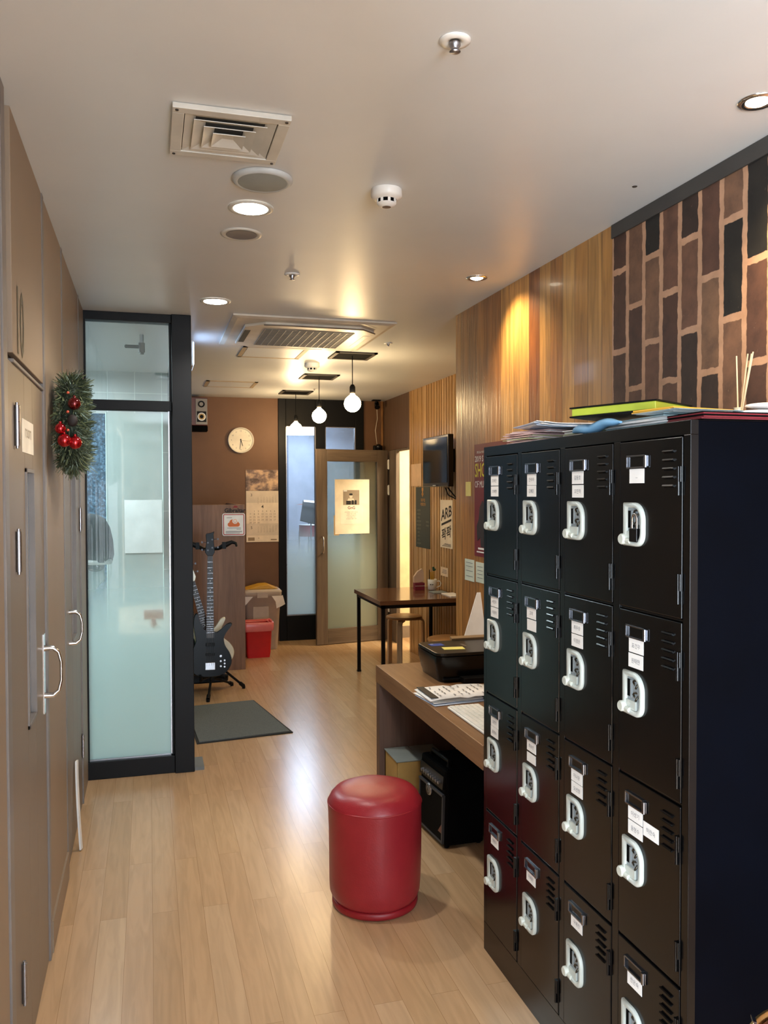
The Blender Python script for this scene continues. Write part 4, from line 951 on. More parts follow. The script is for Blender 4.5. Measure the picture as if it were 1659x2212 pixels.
# ------------------------------------------------------------------ guitars on a stand
m_fret = plain('fretboard', '#2A1D16', .4); m_gblack = plain('guitar_black', '#030304', .3, spec=.12); m_gcream = plain('guitar_cream', '#D8CFB4', .3, coat=.3)
def smooth_closed(pts, sub=4):
    n = len(pts); out = []
    for i in range(n):
        p0, p1, p2, p3 = [Vector(pts[(i+k) % n]) for k in (-1, 0, 1, 2)]
        for j in range(sub):
            t_ = j/sub
            out.append(tuple(.5*((2*p1)+(-p0+p2)*t_+(2*p0-5*p1+4*p2-p3)*t_*t_+(-p0+3*p1-3*p2+p3)*t_**3)))
    return out
def guitar(name, loc, rotz, label, bodymat, tilt=0.0, lean=-.10, bass=True, neckmat=m_fret, headmat=None):
    t = thing(name, loc, label, 'guitar', 'guitars on the floor stand'); t.rotation_euler = (lean, tilt, rotz)
    body = [(0, 0), (.06, .004), (.115, .025), (.158, .075), (.170, .13), (.152, .19), (.118, .245), (.108, .30), (.125, .345), (.155, .385), (.172, .41), (.165, .425), (.13, .415), (.09, .378), (.055, .355), (.035, .36), (.0, .365), (-.035, .37), (-.06, .40), (-.085, .46), (-.095, .50), (-.112, .505), (-.125, .47), (-.128, .41), (-.118, .35), (-.11, .29), (-.13, .235), (-.158, .18), (-.170, .12), (-.155, .065), (-.11, .02), (-.06, .004)]
    if not bass: body = [(x*1.0, z*.92) for x, z in body]
    pl = smooth_closed(body, 3); n = len(pl)
    def sc(s): 
        cx, cz = .0, .2; return [((x-cx)*s+cx, (z-cz)*s+cz) for x, z in pl]
    b = MB(); L_ = [([(x, z) for x, z in sc(.975)], -.020), (pl, -.012), (pl, .012), (sc(.975), .020)]
    b.sh(True).add([(x, y, z) for q, y in L_ for x, z in q], [(i*n+j, i*n+(j+1) % n, (i+1)*n+(j+1) % n, (i+1)*n+j) for i in range(3) for j in range(n)])
    b.sh(False).add([(x, -.020, z) for x, z in L_[0][0]], [tuple(range(n))]).add([(x, .020, z) for x, z in L_[0][0]], [tuple(range(n))[::-1]])
    b.build('guitar_body', bodymat, t)
    sl = .864 if bass else .648
    zb = .095; zn = zb+sl; zj = .40
    b = MB().prism([(-.030, zj-.09), (.030, zj-.09), (.020, zn), (-.020, zn)], lambda u, v, d: (u, d, v), -.026, -.018)
    b.build('fretboard', neckmat, t)
    MB().prism([(-.028, zj-.06), (.028, zj-.06), (.0195, zn), (-.0195, zn)], lambda u, v, d: (u, d, v), -.018, .004).build('neck', m_gblack if bodymat is m_gblack else m_gcream, t, bevel=.004)
    b = MB()
    for i in range(1, 22):
        z = zb+sl/2**(i/12.); w_ = .0195+.010*(zn-z)/(zn-zj+.09)
        if z > zj-.085: b.box(-w_, w_, -.0272, -.026, z-.0008, z+.0008)
    b.build('frets', m_steel, t)
    b = MB()
    for i in (3, 5, 7, 9, 12, 15):
        z = zb+sl/2**((i-.5)/12.); b.lathe([(0, -.0265), (.004, -.0265)], (0, 0, z), 10, 'y')
    b.build('inlay_dots', m_white, t)
    head = [(-.02, zn), (.02, zn), (.038, zn+.03), (.030, zn+.11), (.028, zn+.17), (.034, zn+.195), (.010, zn+.185), (-.028, zn+.178), (-.034, zn+.165), (-.028, zn+.11), (-.040, zn+.03)]
    b = MB().prism(head, lambda u, v, d: (u, d, v), -.016, -.002); b.build('headstock', headmat or bodymat, t, bevel=.003)
    for i, (sx, zz) in enumerate(((-1, .045), (1, .065), (-1, .105), (1, .13))):
        MB().tube([(sx*.017, -.016, zn+zz), (sx*.017, -.024, zn+zz)], .007, 12).tube([(sx*.017, -.008, zn+zz), (sx*.050, -.008, zn+zz+.004)], .003, 6).obox((sx*.062, -.008, zn+zz+.004), (.012, .005, .015)).build('tuning_peg', bpy.data.materials.get('peg_dark') or plain('peg_dark', '#4A4A4E', .4, .7), t)
    ns = 4 if bass else 6
    b = MB()
    for i in range(ns):
        f = (i/(ns-1)-.5)
        b.tube([(f*.052, -.036, zb), (f*.030, -.029, zn)], .0009 if bass else .0006, 5)
    b.build('strings', plain('string_steel', '#5A5A5E', .5, .6) if 'string_steel' not in bpy.data.materials else bpy.data.materials['string_steel'], t, tags={'kind': 'stuff'})
    MB().box(-.038, .038, -.034, -.020, zb-.035, zb+.022).build('bridge', m_steel, t, bevel=.002)
    MB().box(-.036, .036, -.028, -.020, .17, .19).box(-.036, .036, -.028, -.020, .245, .27).build('pickup', m_black, t, bevel=.002)
    for x, z in ((.082, .165), (.082, .125), (.082, .085), (.112, .130), (.112, .105), (.112, .08)):
        MB().tube([(x, -.020, z), (x, -.031, z)], .0072 if z < .16 else .009, 12).build('control_knob', m_steel, t)
    return t
guitar('bass_guitar', (.455, 6.66, .165), 0, 'black four string bass guitar at the front of the stand', m_gblack, tilt=.012, lean=-.07)
guitar('electric_guitar', (.405, 6.92, .20), 0, 'black electric guitar with tilted neck behind the bass guitar', m_gblack, tilt=-.19, lean=-.08, bass=False)
guitar('electric_guitar', (.525, 6.84, .19), 0, 'cream white electric guitar showing behind the black bass guitar', m_gcream, tilt=-.26, lean=-.02, bass=False)
def gstand():
    t = thing('guitar_stand', (.50, 6.80, 0), 'black multi guitar stand with padded arms and splayed legs', 'guitar stand')
    MB().tube([(.49, 6.82, .10), (.48, 6.86, 1.20)], .014, 12).build('upright_pole', m_black, t, world=True)
    for p in ([(.49, 6.80, .22), (.43, 6.53, .02)], [(.49, 6.82, .26), (.745, 6.90, .02)], [(.49, 6.84, .12), (.66, 7.02, .02)], [(.49, 6.84, .22), (.30, 7.05, .02)]):
        MB().tube(p, .010, 10).tube([Vector(p[1]), Vector(p[1])+(Vector(p[0])-Vector(p[1]))*.12], .016, 10).tube([(p[1][0], p[1][1], 0), (p[1][0], p[1][1], .022)], .014, 10).build('leg', m_black, t, world=True)
    for s_ in (-1, 1):
        x0 = .478
        MB().tube([(x0, 6.84, 1.17), (x0+s_*.06, 6.80, 1.175), (x0+s_*.12, 6.79, 1.205), (x0+s_*.17, 6.80, 1.225), (x0+s_*.20, 6.79, 1.215), (x0+s_*.205, 6.78, 1.19)], [.014, .015, .022, .016, .012, .008], 10).obox((x0+s_*.105, 6.79, 1.20), (.03, .04, .055)).build('neck_arm', m_black, t, world=True)
    for s_ in (-1, 1):
        MB().tube([(.48, 6.82, .14), (.48+s_*.09, 6.66, .150), (.48+s_*.10, 6.60, .152), (.48+s_*.10, 6.585, .19)], .012, 10).build('body_rest', m_black, t, world=True)
    MB().tube([(.30, 6.98, .06), (.60, 6.98, .06)], .016, 10).obox((.45, 6.97, .10), (.30, .12, .05)).build('cross_bar', m_black, t, world=True)
gstand()

# ------------------------------------------------------------------ mat
k = NT('grey_mat'); bb = k.bsdf(rough=.95, spec=.1); v = k.coord(); k.l(k.ramp(k.noise(v, 300, 3), [(.3, hx('#585D5C')), (.7, hx('#777D7C'))]), bb.inputs['Base Color']); k.bump(bb, k.noise(v, 300, 3), .6, .003)
t = thing('floor_mat', (.60, 5.97, 0), 'dark grey rectangular doormat on the wooden floor', 'mat')
MB().prism([(.30, 5.46), (.905, 5.535), (.765, 6.445), (.26, 6.39)], lambda u, v, d: (u, v, d), .006, .012).build('carpet_pile', k.m, t, world=True)
MB().prism([(.285, 5.44), (.925, 5.52), (.775, 6.46), (.25, 6.405)], lambda u, v, d: (u, v, d), 0, .0065).build('rubber_edge', plain('rubber', '#1E2021', .8), t, world=True)
MB().box(.246, .30, 4.93, 5.12, 0, .02).build('floor_strip', plain('grey_threshold', '#6E7474', .6), tags=T('short grey threshold strip on the floor beside the booth post', 'threshold'))

# ------------------------------------------------------------------ wreath
def wreath():
    cx, cy, cz, R_, r_ = XL+.070, 3.34, 1.885, .135, .055
    t = thing('christmas_wreath', (XL, cy, cz), 'green Christmas wreath with red baubles hanging on the left wall', 'wreath')
    RW = random.Random(5)
    V = []; F = []; MI = []
    for i in range(5200):
        a = RW.uniform(0, 2*PI); ph = RW.uniform(0, 2*PI); rr = r_*math.sqrt(RW.uniform(.05, 1))
        cA = Vector((0, math.cos(a), math.sin(a)))
        radial = cA*math.cos(ph)+Vector((1, 0, 0))*math.sin(ph)
        p = cA*R_+radial*rr*.9
        tang = Vector((0, -math.sin(a), math.cos(a)))
        d = (radial*RW.uniform(.5, 1.2)+tang*RW.uniform(-.2, 1.2)+Vector((RW.uniform(-.4, .6), RW.uniform(-.4, .4), RW.uniform(-.4, .4)))).normalized()
        L = RW.uniform(.018, .038)*(1.5 if RW.random() < .06 else 1); w = RW.uniform(.0012, .0028)
        s_ = d.cross(Vector((RW.uniform(-1, 1), RW.uniform(-1, 1), RW.uniform(-1, 1)))).normalized()*w
        e = p+d*L
        if p.x+cx < XL+.006 or e.x+cx < XL+.004: 
            p.x = abs(p.x); e = p+Vector((abs(d.x), d.y, d.z))*L
        n = len(V); V += [p-s_, p+s_, e+s_*.5, e-s_*.5]; F.append((n, n+1, n+2, n+3)); MI.append(0 if RW.random() < .72 else (1 if RW.random() < .65 else 2))
    b = MB(); off = Vector((cx-XL, 0, 0)); b.v = [tuple(v+off) for v in V]; b.f = F; b.mi = MI; b.sm = [False]*len(F)
    b.build('foliage', [plain('needle_dark', '#3A4630', .7), plain('needle_light', '#6C7550', .7), plain('needle_frost', '#75887A', .7)], t, tags={'kind': 'stuff'})
    b = MB().sh(True).tube([(cx-XL, (R_)*math.cos(a), R_*math.sin(a)) for a in [2*PI*i/24 for i in range(25)]], .028, 10, False); b.build('branch_ring', plain('branch_core', '#1D2A1E', .8), t)
    m_b = NT('bauble_red'); q = m_b.bsdf(hx('#B00A18'), .08, .75, coat=.6); m_b = m_b.m
    m_b2 = NT('bauble_dark'); q = m_b2.bsdf(hx('#6A0810'), .08, .75, coat=.6); m_b2 = m_b2.m
    for y, z, r2, m in ((-.175, .062, .023, m_b2), (-.205, -.030, .019, m_b), (-.205, -.072, .024, m_b), (-.185, -.078, .024, m_b)):
        xo = {.062: .02, -.030: -.025, -.072: -.012, -.078: .022}[z]; MB().sphere((cx-XL+xo, y, z), r2, 12).tube([(cx-XL+xo, y, z+r2-.002), (cx-XL+xo, y, z+r2+.006)], .005, 8).build('bauble', m, t)
    b = MB().sh(True).sphere((cx-XL+.015, -.195, .0), .018, 10, (1, .8, 1.2)); b.build('pine_cone', plain('cone_brown', '#1E1512', .7), t)
    for y, z in ((-.19, .03), (-.192, -.035), (-.17, .10)): MB().sphere((cx-XL+.0, y-.012, z), .005, 6).build('berry', plain('berry', '#C8543C', .4) if 'berry' not in bpy.data.materials else bpy.data.materials['berry'], t)
wreath()

# ------------------------------------------------------------------ ceiling fittings
m_vent = plain('vent_white', '#C9C8C0', .45)
def diffuser():
    t = thing('air_diffuser', (.226, 2.405, ZC), 'square stepped white air diffuser in the ceiling', 'air vent')
    b = MB()
    def frame(o_, i_, z0, z1):
        b.box(-o_, o_, -o_, -i_, z0, z1).box(-o_, o_, i_, o_, z0, z1).box(-o_, -i_, -i_, i_, z0, z1).box(i_, o_, -i_, i_, z0, z1)
    frame(.157, .125, -.016, -.001); b.build('outer_frame', m_vent, t, bevel=.002)
    MB().box(-.124, .124, -.124, .124, -.004, -.0015).build('dark_duct', plain('duct_grey', '#4A4945', .7), t)
    for a, b_, z0, z1 in ((.123, .094, -.011, -.003), (.099, .066, -.015, -.004), (.071, .040, -.019, -.006), (.045, .016, -.024, -.010)):
        q = MB(); o_ = [(-a, -a), (a, -a), (a, a), (-a, a)]; i_ = [(-b_, -b_), (b_, -b_), (b_, b_), (-b_, b_)]
        q.add([(x, y, z0) for x, y in o_]+[(x, y, z1) for x, y in i_], [(j, (j+1) % 4, 4+(j+1) % 4, 4+j) for j in range(4)]+([(4, 5, 6, 7)] if b_ < .02 else []))
        q.build('louvre_ring', m_vent, t, solid=.002)
    for x, y in ((-.145, -.145), (.145, -.145), (.145, .145), (-.145, .145)): MB().tube([(x, y, -.016), (x, y, -.0185)], .0045, 8).build('screw', m_groove, t)
diffuser()
t = thing('ceiling_speaker', (.366, 2.722, ZC), 'round grey ceiling speaker between the air vent and the lit downlight', 'speaker')
MB().sh(True).lathe([(.098, -.001), (.098, -.008), (.088, -.016), (.080, -.014)], (0, 0, 0), 40).build('trim_ring', plain('speaker_ring', '#B9C0C2', .45), t)
MB().sh(True).lathe([(.080, -.014), (.05, -.018), (0, -.019)], (0, 0, 0), 40).build('grille', plain('speaker_grille_grey', '#8F9694', .6, bump=.5, bscale=500), t)
m_glow = emit('lamp_glow', (1, .93, .80, 1), 14); m_glow2 = emit('lamp_glow_small', (1, .88, .66, 1), 12)
m_refl = plain('reflector_silver', '#8C8D90', .35, .5)
def downlight(x, y, r, label, lit, w, col, mat, spot=2.4):
    t = thing('downlight', (x, y, ZC), label, 'ceiling light', 'round ceiling downlights')
    MB().sh(True).lathe([(r*.82, -.003), (r*.98, -.007), (r*1.12, -.004), (r*1.13, -.0005)], (0, 0, 0), 40).build('trim_ring', m_vent, t)
    if lit:
        MB().sh(True).lathe([(0, -.0065), (r*.84, -.0055)], (0, 0, 0), 32).build('lamp_lens', mat, t)
        light('SPOT', 'downlight_beam', (x, y, ZC-.02), w, col, r*.7, (0, 0, 0), spot=spot, blend=.7)
    else:
        MB().sh(True).lathe([(0, -.0028), (r*.3, -.0030), (r*.84, -.0050)], (0, 0, 0), 32).build('reflector', m_refl, t)
downlight(.362, 3.012, .072, 'lit round downlight between the ceiling speaker and the unlit downlight', True, 34, NEUT, m_glow)
downlight(.362, 3.322, .072, 'unlit round downlight with silver reflector', False, 0, NEUT, m_glow)
downlight(.352, 4.514, .072, 'lit round downlight nearest the black glass booth', True, 34, NEUT, m_glow)
def small_dl(x, y, label, w, rot):
    t = thing('downlight', (x, y, ZC), label, 'ceiling light', 'round ceiling downlights')
    MB().sh(True).lathe([(.030, -.002), (.040, -.006), (.050, -.004), (.0505, -.0005)], (0, 0, 0), 32).build('trim_ring', m_chrome, t)
    MB().sh(True).lathe([(0, -.010), (.020, -.008), (.030, -.003)], (0, 0, 0), 24).build('lamp_lens', m_glow2, t)
    light('SPOT', 'spot_beam', (x, y, ZC-.022), w, (1, .74, .42), .03, rot, spot=1.9, blend=1.0)
small_dl(1.516, 3.702, 'small lit spotlight in the ceiling by the varnished wood wall', 24, (-.1, -.42, 0))
small_dl(1.545, 1.842, 'small lit spotlight in the ceiling above the brick wallpaper', 38, (-.1, -.35, 0))
def smoke(x, y, s, label):
    t = thing('smoke_detector', (x, y, ZC), label, 'smoke detector', 'ceiling smoke detectors')
    MB().sh(True).lathe([(.052*s, -.0005), (.053*s, -.022*s), (.046*s, -.030*s), (.033*s, -.034*s)], (0, 0, 0), 32).build('detector_base', m_white, t)
    MB().sh(True).lathe([(.031*s, -.034*s), (.031*s, -.046*s)], (0, 0, 0), 32).build('dark_inlet', m_dark, t)
    for i in range(8):
        a = 2*PI*i/8; MB().obox((.030*s*math.cos(a), .030*s*math.sin(a), -.040*s), (.006*s, .009*s, .014*s), (0, 0, a)).build('rib', m_white, t)
    MB().sh(True).lathe([(.033*s, -.046*s), (.028*s, -.053*s), (.014*s, -.058*s)], (0, 0, 0), 32).build('detector_cap', m_white, t)
    MB().sh(True).lathe([(.015*s, -.0582*s), (0, -.060*s)], (0, 0, 0), 16).build('sensor', plain('sensor_brown', '#6A5648', .5) if 'sensor_brown' not in bpy.data.materials else bpy.data.materials['sensor_brown'], t)
smoke(.783, 2.712, 1.0, 'white smoke detector in the ceiling beside the lit downlight')
smoke(1.255, 6.49, 1.15, 'white smoke detector among the pendant bulbs')
def sprinkler(x, y, s, label):
    t = thing('sprinkler', (x, y, ZC), label, 'sprinkler', 'ceiling sprinklers')
    MB().sh(True).lathe([(.036*s, -.0005), (.036*s, -.003), (.022*s, -.007*s), (.015*s, -.004*s), (.013*s, -.0006)], (0, 0, 0), 28).build('escutcheon', m_white, t)
    MB().sh(True).lathe([(.012*s, -.003*s), (.013*s, -.012*s), (.008*s, -.018*s), (.009*s, -.024*s), (.013*s, -.026*s), (.0, -.028*s)], (0, 0, 0), 14).build('sprinkler_head', m_steel, t)
sprinkler(.676, 1.78, 1.0, 'white round sprinkler nearest the top of the picture')
sprinkler(.656, 3.868, 1.0, 'sprinkler in the ceiling before the air conditioner')
sprinkler(1.59, 5.475, .8, 'small sprinkler right of the air conditioner')
sprinkler(1.577, 8.04, .7, 'tiny sprinkler near the far pendant bulb')
sprinkler(1.40, 5.745, .7, 'tiny sprinkler beside the air conditioner above the nearest pendant')
MB().sh(True).lathe([(.0, -.003), (.008, -.002), (.009, -.0005)], (1.575, 2.46, ZC), 12).build('ceiling_hook', m_groove, tags=T('tiny dark screw in the ceiling near the brick wallpaper', 'screw'))

def aircon():
    cx, cy = .960, 5.28; w = .487
    t = thing('ceiling_air_conditioner', (cx, cy, ZC), 'white four way cassette air conditioner in the ceiling', 'air conditioner')
    m_ac = plain('ac_white', '#D6CFC0', .4)
    def oct_(a, c): return [(-a+c, -a), (a-c, -a), (a, -a+c), (a, a-c), (a-c, a), (-a+c, a), (-a, a-c), (-a, -a+c)]
    b = MB(); A, B_, D = oct_(w, .001), oct_(w-.03, .02), oct_(.40, .11); E_ = oct_(.34, .07)
    lay = [(A, -.0005), (A, -.010), (B_, -.018)]
    vs = [(x, y, z) for p, z in lay for x, y in p]; b.add(vs, [(i*8+j, i*8+(j+1) % 8, (i+1)*8+(j+1) % 8, (i+1)*8+j) for i in range(2) for j in range(8)]+[tuple(range(16, 24))])
    b.build('outer_panel', m_ac, t)
    b = MB().prism(D, lambda u, v, d: (u, v, d), -.018, -.036); b.build('inner_panel', m_ac, t, bevel=.006)
    gr = MB(); hx_, hy_ = .275, .275
    gr.mat(0).box(-hx_, hx_, -hy_, hy_, -.0375, -.0362)
    gr.mat(1)
    for i in range(14): x = -hx_+i*2*hx_/13; gr.box(x-.003, x+.003, -hy_, hy_, -.041, -.0375)
    for i in range(22): y = -hy_+i*2*hy_/21; gr.box(-hx_, hx_, y-.002, y+.002, -.0395, -.0375)
    gr.build('intake_grille', [plain('grille_dark', '#57534C', .6), plain('grille_grey', '#8E887C', .5)], t)
    for (x, y, wx, wy) in ((-.372, 0, .035, .40), (.372, 0, .035, .40), (0, -.372, .40, .035), (0, .372, .40, .035)):
        MB().box(x-wx/2, x+wx/2, y-wy/2, y+wy/2, -.0375, -.0360).build('air_outlet', plain('outlet_dark', '#3A3B30', .6) if (x, y) == (-.372, 0) else m_ac, t)
    MB().tube([(x, y, -.040) for x, y in ((-.30, -.40), (-.2, -.41), (.1, -.41), (.30, -.405), (.40, -.30))], .004, 6).build('cable', plain('cable_brown', '#7A6A58', .5), t)
aircon()
def hatch(x0, x1, y0, y1, label):
    t = thing('access_hatch', ((x0+x1)/2, (y0+y1)/2, ZC), label, 'ceiling hatch', 'ceiling access hatches')
    m_h = plain('hatch_beige', '#B5A184', .5) if 'hatch_beige' not in bpy.data.materials else bpy.data.materials['hatch_beige']
    q = MB()
    for a in ((x0, x1, y0, y0+.03), (x0, x1, y1-.03, y1), (x0, x0+.03, y0, y1), (x1-.03, x1, y0, y1)): q.box(*a, ZC-.006, ZC-.0005)
    q.build('hatch_frame', m_h, t, world=True)
    MB().box(x0+.035, x1-.035, y0+.035, y1-.035, ZC-.005, ZC-.0005).build('hatch_panel', m_ceil, t, world=True)
hatch(.645, 1.11, 5.83, 6.29, 'square beige ceiling hatch just beyond the air conditioner')
hatch(.515, .985, 7.70, 8.13, 'square beige ceiling hatch near the far brown wall')
m_bulb = emit('bulb_glow', (1, .70, .36, 1), 60)
def pendant(x, y, zb, label):
    t = thing('pendant_bulb', (x, y, ZC), label, 'pendant lamp', 'globe bulb pendants')
    q = MB().mat(0); s_ = .155
    for a in ((-s_, s_, -s_, -s_+.025), (-s_, s_, s_-.025, s_), (-s_, -s_+.025, -s_, s_), (s_-.025, s_, -s_, s_)): q.box(*a, -.010, -.0005)
    q.build('black_frame', plain('pendant_frame', '#3A342C', .5) if 'pendant_frame' not in bpy.data.materials else bpy.data.materials['pendant_frame'], t)
    MB().box(-s_+.025, s_-.025, -s_+.025, s_-.025, -.005, -.0006).build('recess', m_dark, t)
    zz = zb-ZC
    MB().tube([(0, 0, -.004), (0, 0, zz+.14)], .0035, 8).build('cord', m_black, t)
    MB().sh(True).lathe([(0, .145), (.012, .142), (.021, .125), (.022, .085), (.018, .075), (0, .075)], (0, 0, zz), 20).build('bulb_socket', m_black, t)
    MB().sh(True).lathe([(.013, .078), (.018, .068), (.030, .056)]+[(.063*math.sin(a), .063*math.cos(a)) for a in [PI*(.2+.8*i/12) for i in range(13)]], (0, 0, zz), 28).build('globe_bulb', m_bulb, t)
pendant(1.472, 6.03, 2.288, 'nearest and largest of the three glowing globe pendants')
pendant(1.455, 7.20, 2.300, 'middle of the three glowing globe pendants')
pendant(1.452, 8.385, 2.275, 'farthest globe pendant, in front of the black window frame')

# ------------------------------------------------------------------ things on the right walls
t = thing('television', (2.44, 6.83, 1.9), 'black flat television mounted on the slatted wall', 'television')
MB().box(2.405, 2.455, 6.500, 7.165, 1.672, 2.112).build('tv_body', m_blackg, t, world=True, bevel=.006)
k = NT('tv_screen'); bb = k.bsdf(hx('#040507'), .08, 0, .5)
MB().box(2.402, 2.406, 6.522, 7.143, 1.705, 2.090).build('screen', k.m, t, world=True)
MB().box(2.455, 2.56, 6.75, 6.92, 1.80, 2.0).build('wall_mount', m_black, t, world=True)
MB().tube([(2.398, 6.78, 1.682), (2.398, 6.86, 1.682)], .006, 8).build('sensor_bar', m_steel, t, world=True)
MB().tube([(2.46, 6.66, 1.664), (2.50, 6.62, 1.60), (2.53, 6.60, 1.56), (2.54, 6.55, 1.60), (2.54, 6.53, 1.664)], .006, 8).tube([(2.46, 6.72, 1.664), (2.48, 6.70, 1.60), (2.53, 6.64, 1.565)], .005, 8).build('tv_cable', m_black, tags=T('black cables looping below the television', 'cable'))
def onslat(name, y0, y1, z0, z1, label, cat, mats, extra=None):
    b = MB().mat(0).box(XF-.004, XF-.001, y0, y1, z0, z1)
    if extra: extra(b, XF-.0045)
    return b.build(name, mats, tags=T(label, cat))
onslat('paper_sheet', 7.665, 7.98, 1.685, 1.905, 'blank pinkish sheet left of the television', 'paper', [plain('warm_paper', '#D8B794', .7)])
def darkp(b, x):
    b.mat(1); r_ = random.Random(4)
    b.prism([(7.635, 1.60), (7.605, 1.60), (7.605, 1.64), (7.595, 1.64), (7.595, 1.67), (7.645, 1.67), (7.645, 1.64), (7.635, 1.64)][::-1], lambda u, v, d: (d, u, v), x, x-.001)
    b.prism([(7.655, 1.612), (7.62, 1.575), (7.585, 1.612)], lambda u, v, d: (d, u, v), x, x-.001)
    b.text('회원가입', (x-.0005, 7.61, 1.535), (0, -1, 0), (0, 0, 1), .035, .01).text('이벤트안내', (x-.0005, 7.61, 1.495), (0, -1, 0), (0, 0, 1), .035, .01)
    b.mat(2)
    for i in range(10):
        z = 1.44-i*.036
        b.text('♪ 보컬 드럼 베이스'[:r_.randint(6, 10)], (x-.0005, 7.74, z), (0, -1, 0), (0, 0, 1), .022)
        if i in (3, 4): b.text('기타 레슨', (x-.0005, 7.48, z), (0, -1, 0), (0, 0, 1), .022)
onslat('dark_poster', 7.405, 7.83, 1.085, 1.675, 'dark green grey poster with a gold arrow below the television', 'poster', [plain('dark_slate', '#2E3A3C', .6), plain('gold_print', '#C08A48', .6), plain('grey_print', '#8A8A80', .6)], darkp)
def arb(b, x):
    b.mat(1).text('ARB', (x-.0005, 6.955, 1.392), (0, -1, .20), (0, 0, 1), .135, .02, 'c', 1.1)
    b.prism([(7.08, 1.320), (6.83, 1.370), (6.83, 1.390), (7.08, 1.340)], lambda u, v, d: (d, u, v), x, x-.001)
    b.text('꽉꽉', (x-.0005, 6.955, 1.215), (0, -1, .20), (0, 0, 1), .118, .015, 'c', 1.15)
    for i in range(3): b.box(x-.0008, x, 6.84, 7.06-.03*i, 1.140+i*.010, 1.144+i*.010)
onslat('white_poster', 6.80, 7.115, 1.125, 1.555, 'white poster reading ARB in bold black letters on the slatted wall', 'poster', [plain('poster_white', '#EADFCB', .6), m_ink], arb)
def note(b, x):
    b.mat(1)
    for i in range(3): b.box(x-.0006, x, 6.95, 7.07-.01*i, .895+i*.013, .899+i*.013)
onslat('small_note', 6.915, 7.105, .868, .948, 'small white note on the slatted wall above the mug', 'note', [plain('note_warm', '#E8D3B8', .7), m_print], note)
def onwood(name, y0, y1, z0, z1, label, cat, mats, extra=None):
    b = MB().mat(0).box(XR-.003, XR-.0008, y0, y1, z0, z1)
    if extra: extra(b, XR-.0034)
    return b.build(name, mats, tags=T(label, cat))
onwood('sticky_note', 4.290, 4.365, 1.603, 1.683, 'pale yellow sticky note alone on the varnished wood wall', 'sticky note', [plain('note_yellow', '#D8CC7E', .7)])
def redp(b, x):
    b.mat(1).text('SPECIAL MUSIC', (x, 4.20, 1.835), (0, -1, 0), (0, 0, 1), .017, .0, 'l', 1.0)
    b.text('2019 S', (x, 4.225, 1.79), (0, -1, 0), (0, 0, 1), .045, .01, 'l', .95)
    b.mat(2).text('SHOW', (x, 4.225, 1.708), (0, -1, 0), (0, 0, 1), .105, .012, 'l', .72)
    b.mat(1).text('OF MUSIC', (x, 4.225, 1.650), (0, -1, 0), (0, 0, 1), .052, .0, 'l', .8)
    sil = [(4.19, 1.36), (4.20, 1.44), (4.17, 1.48), (4.16, 1.54), (4.12, 1.58), (4.09, 1.56), (4.0, 1.55), (3.95, 1.5), (3.95, 1.33), (4.14, 1.33), (4.15, 1.38)]
    b.mat(3).prism(sil, lambda u, v, d: (d, u, v), x, x-.0008)
    b.mat(1).box(x-.0006, x, 3.9, 4.20, 1.298, 1.305).box(x-.0006, x, 3.9, 4.18, 1.315, 1.325)
onwood('red_poster', 3.78, 4.234, 1.277, 1.885, 'dark red show poster dated 2019 partly hidden behind the lockers', 'poster', [plain('poster_maroon', '#6A1E28', .5), m_white, plain('poster_yellow', '#C8C030', .5), plain('poster_dark', '#2A2224', .5)], redp)
def lines(y0, y1, zs):
    def f(b, x):
        b.mat(1)
        for z in zs: b.box(x-.0005, x, y0, y1, z, z+.0025)
    return f
onwood('wall_paper_note', 4.238, 4.378, 1.130, 1.250, 'pale form with ruled lines on the wood wall, left of a similar sheet', 'paper', [plain('pale_green_white', '#C9D2C2', .7), m_print], lines(4.26, 4.36, (1.155, 1.185, 1.21, 1.23)))
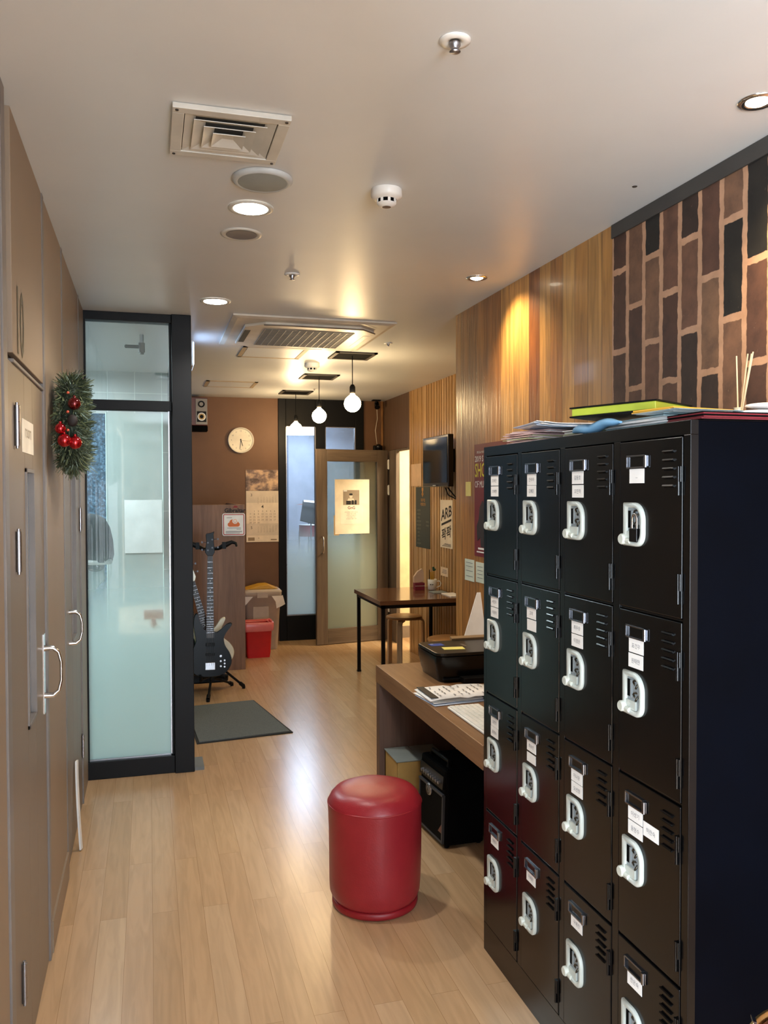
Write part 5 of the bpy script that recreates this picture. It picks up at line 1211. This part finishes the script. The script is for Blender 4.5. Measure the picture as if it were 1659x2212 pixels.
onwood('wall_paper_note', 4.10, 4.215, 1.135, 1.245, 'pale sheet with writing, cut off by the locker edge on the wood wall', 'paper', [plain('pale_green_white2', '#C9D2C2', .7), m_print], lines(4.12, 4.19, (1.16, 1.18, 1.20, 1.22)))

# ------------------------------------------------------------------ practice room contents seen through the far glass
t = thing('round_ceiling_lamp', (2.07, 11.5, ZC), 'bright cool lamp glowing in the room behind the far glass', 'ceiling lamp')
MB().tube([(0, 0, 0), (0, 0, -.12)], .02, 8).build('stem', m_steel, t)
MB().sh(True).lathe([(0, -.12), (.32, -.12), (.33, -.14), (.33, -.20), (0, -.21)], (0, 0, 0), 32).build('lamp_disc', emit('cool_glow', (.8, .9, 1, 1), 16), t)
def music_stand():
    t = thing('music_stand', (2.03, 10.6, 0), 'dark music stand with a tilted desk behind the far left glass', 'music stand')
    MB().obox((0, 0, 1.36), (.26, .02, .30), (-.5, .25, 0)).build('desk_plate', m_black, t)
    MB().tube([(0, .02, 0.02), (0, .02, 1.3)], .010, 10).build('pole', m_steel, t)
    for a in (0, 2.1, 4.2): MB().tube([(0, .02, .2), (.25*math.cos(a), .02+.25*math.sin(a), .01)], .008, 8).build('leg', m_black, t)
    MB().obox((-.0, -.01, 1.505), (.20, .01, .03), (-.5, .1, 0)).build('paper_edge', m_paper, t)
music_stand()
def drums():
    t = thing('drum_kit', (2.12, 11.1, 0), 'reddish drum with a bronze cymbal behind the music stand in the far room', 'drum kit')
    q = MB().sh(True).lathe([(.16, 0), (.16, .16)], (-.0, 0, 1.03), 28); q.build('red_drum', plain('drum_red', '#8E2A34', .4), t)
    MB().lathe([(0, .165), (.162, .162), (.165, .155)], (0, 0, 1.03), 28).build('drum_head', m_white, t)
    MB().sh(True).lathe([(.0, .045), (.03, .04), (.05, .02), (.17, 0)], (-.03, 0, 1.46), 28).build('cymbal', metal('bronze', '#8A4A30', .35), t)
    MB().tube([(-.03, 0, 0), (-.03, 0, 1.49)], .010, 8).build('cymbal_stand', m_steel, t)
    MB().tube([(-.16, 0, 0), (-.16, 0, 1.1)], .010, 8).tube([(.16, 0, 0), (.16, 0, 1.1)], .010, 8).build('leg', m_steel, t)
drums()
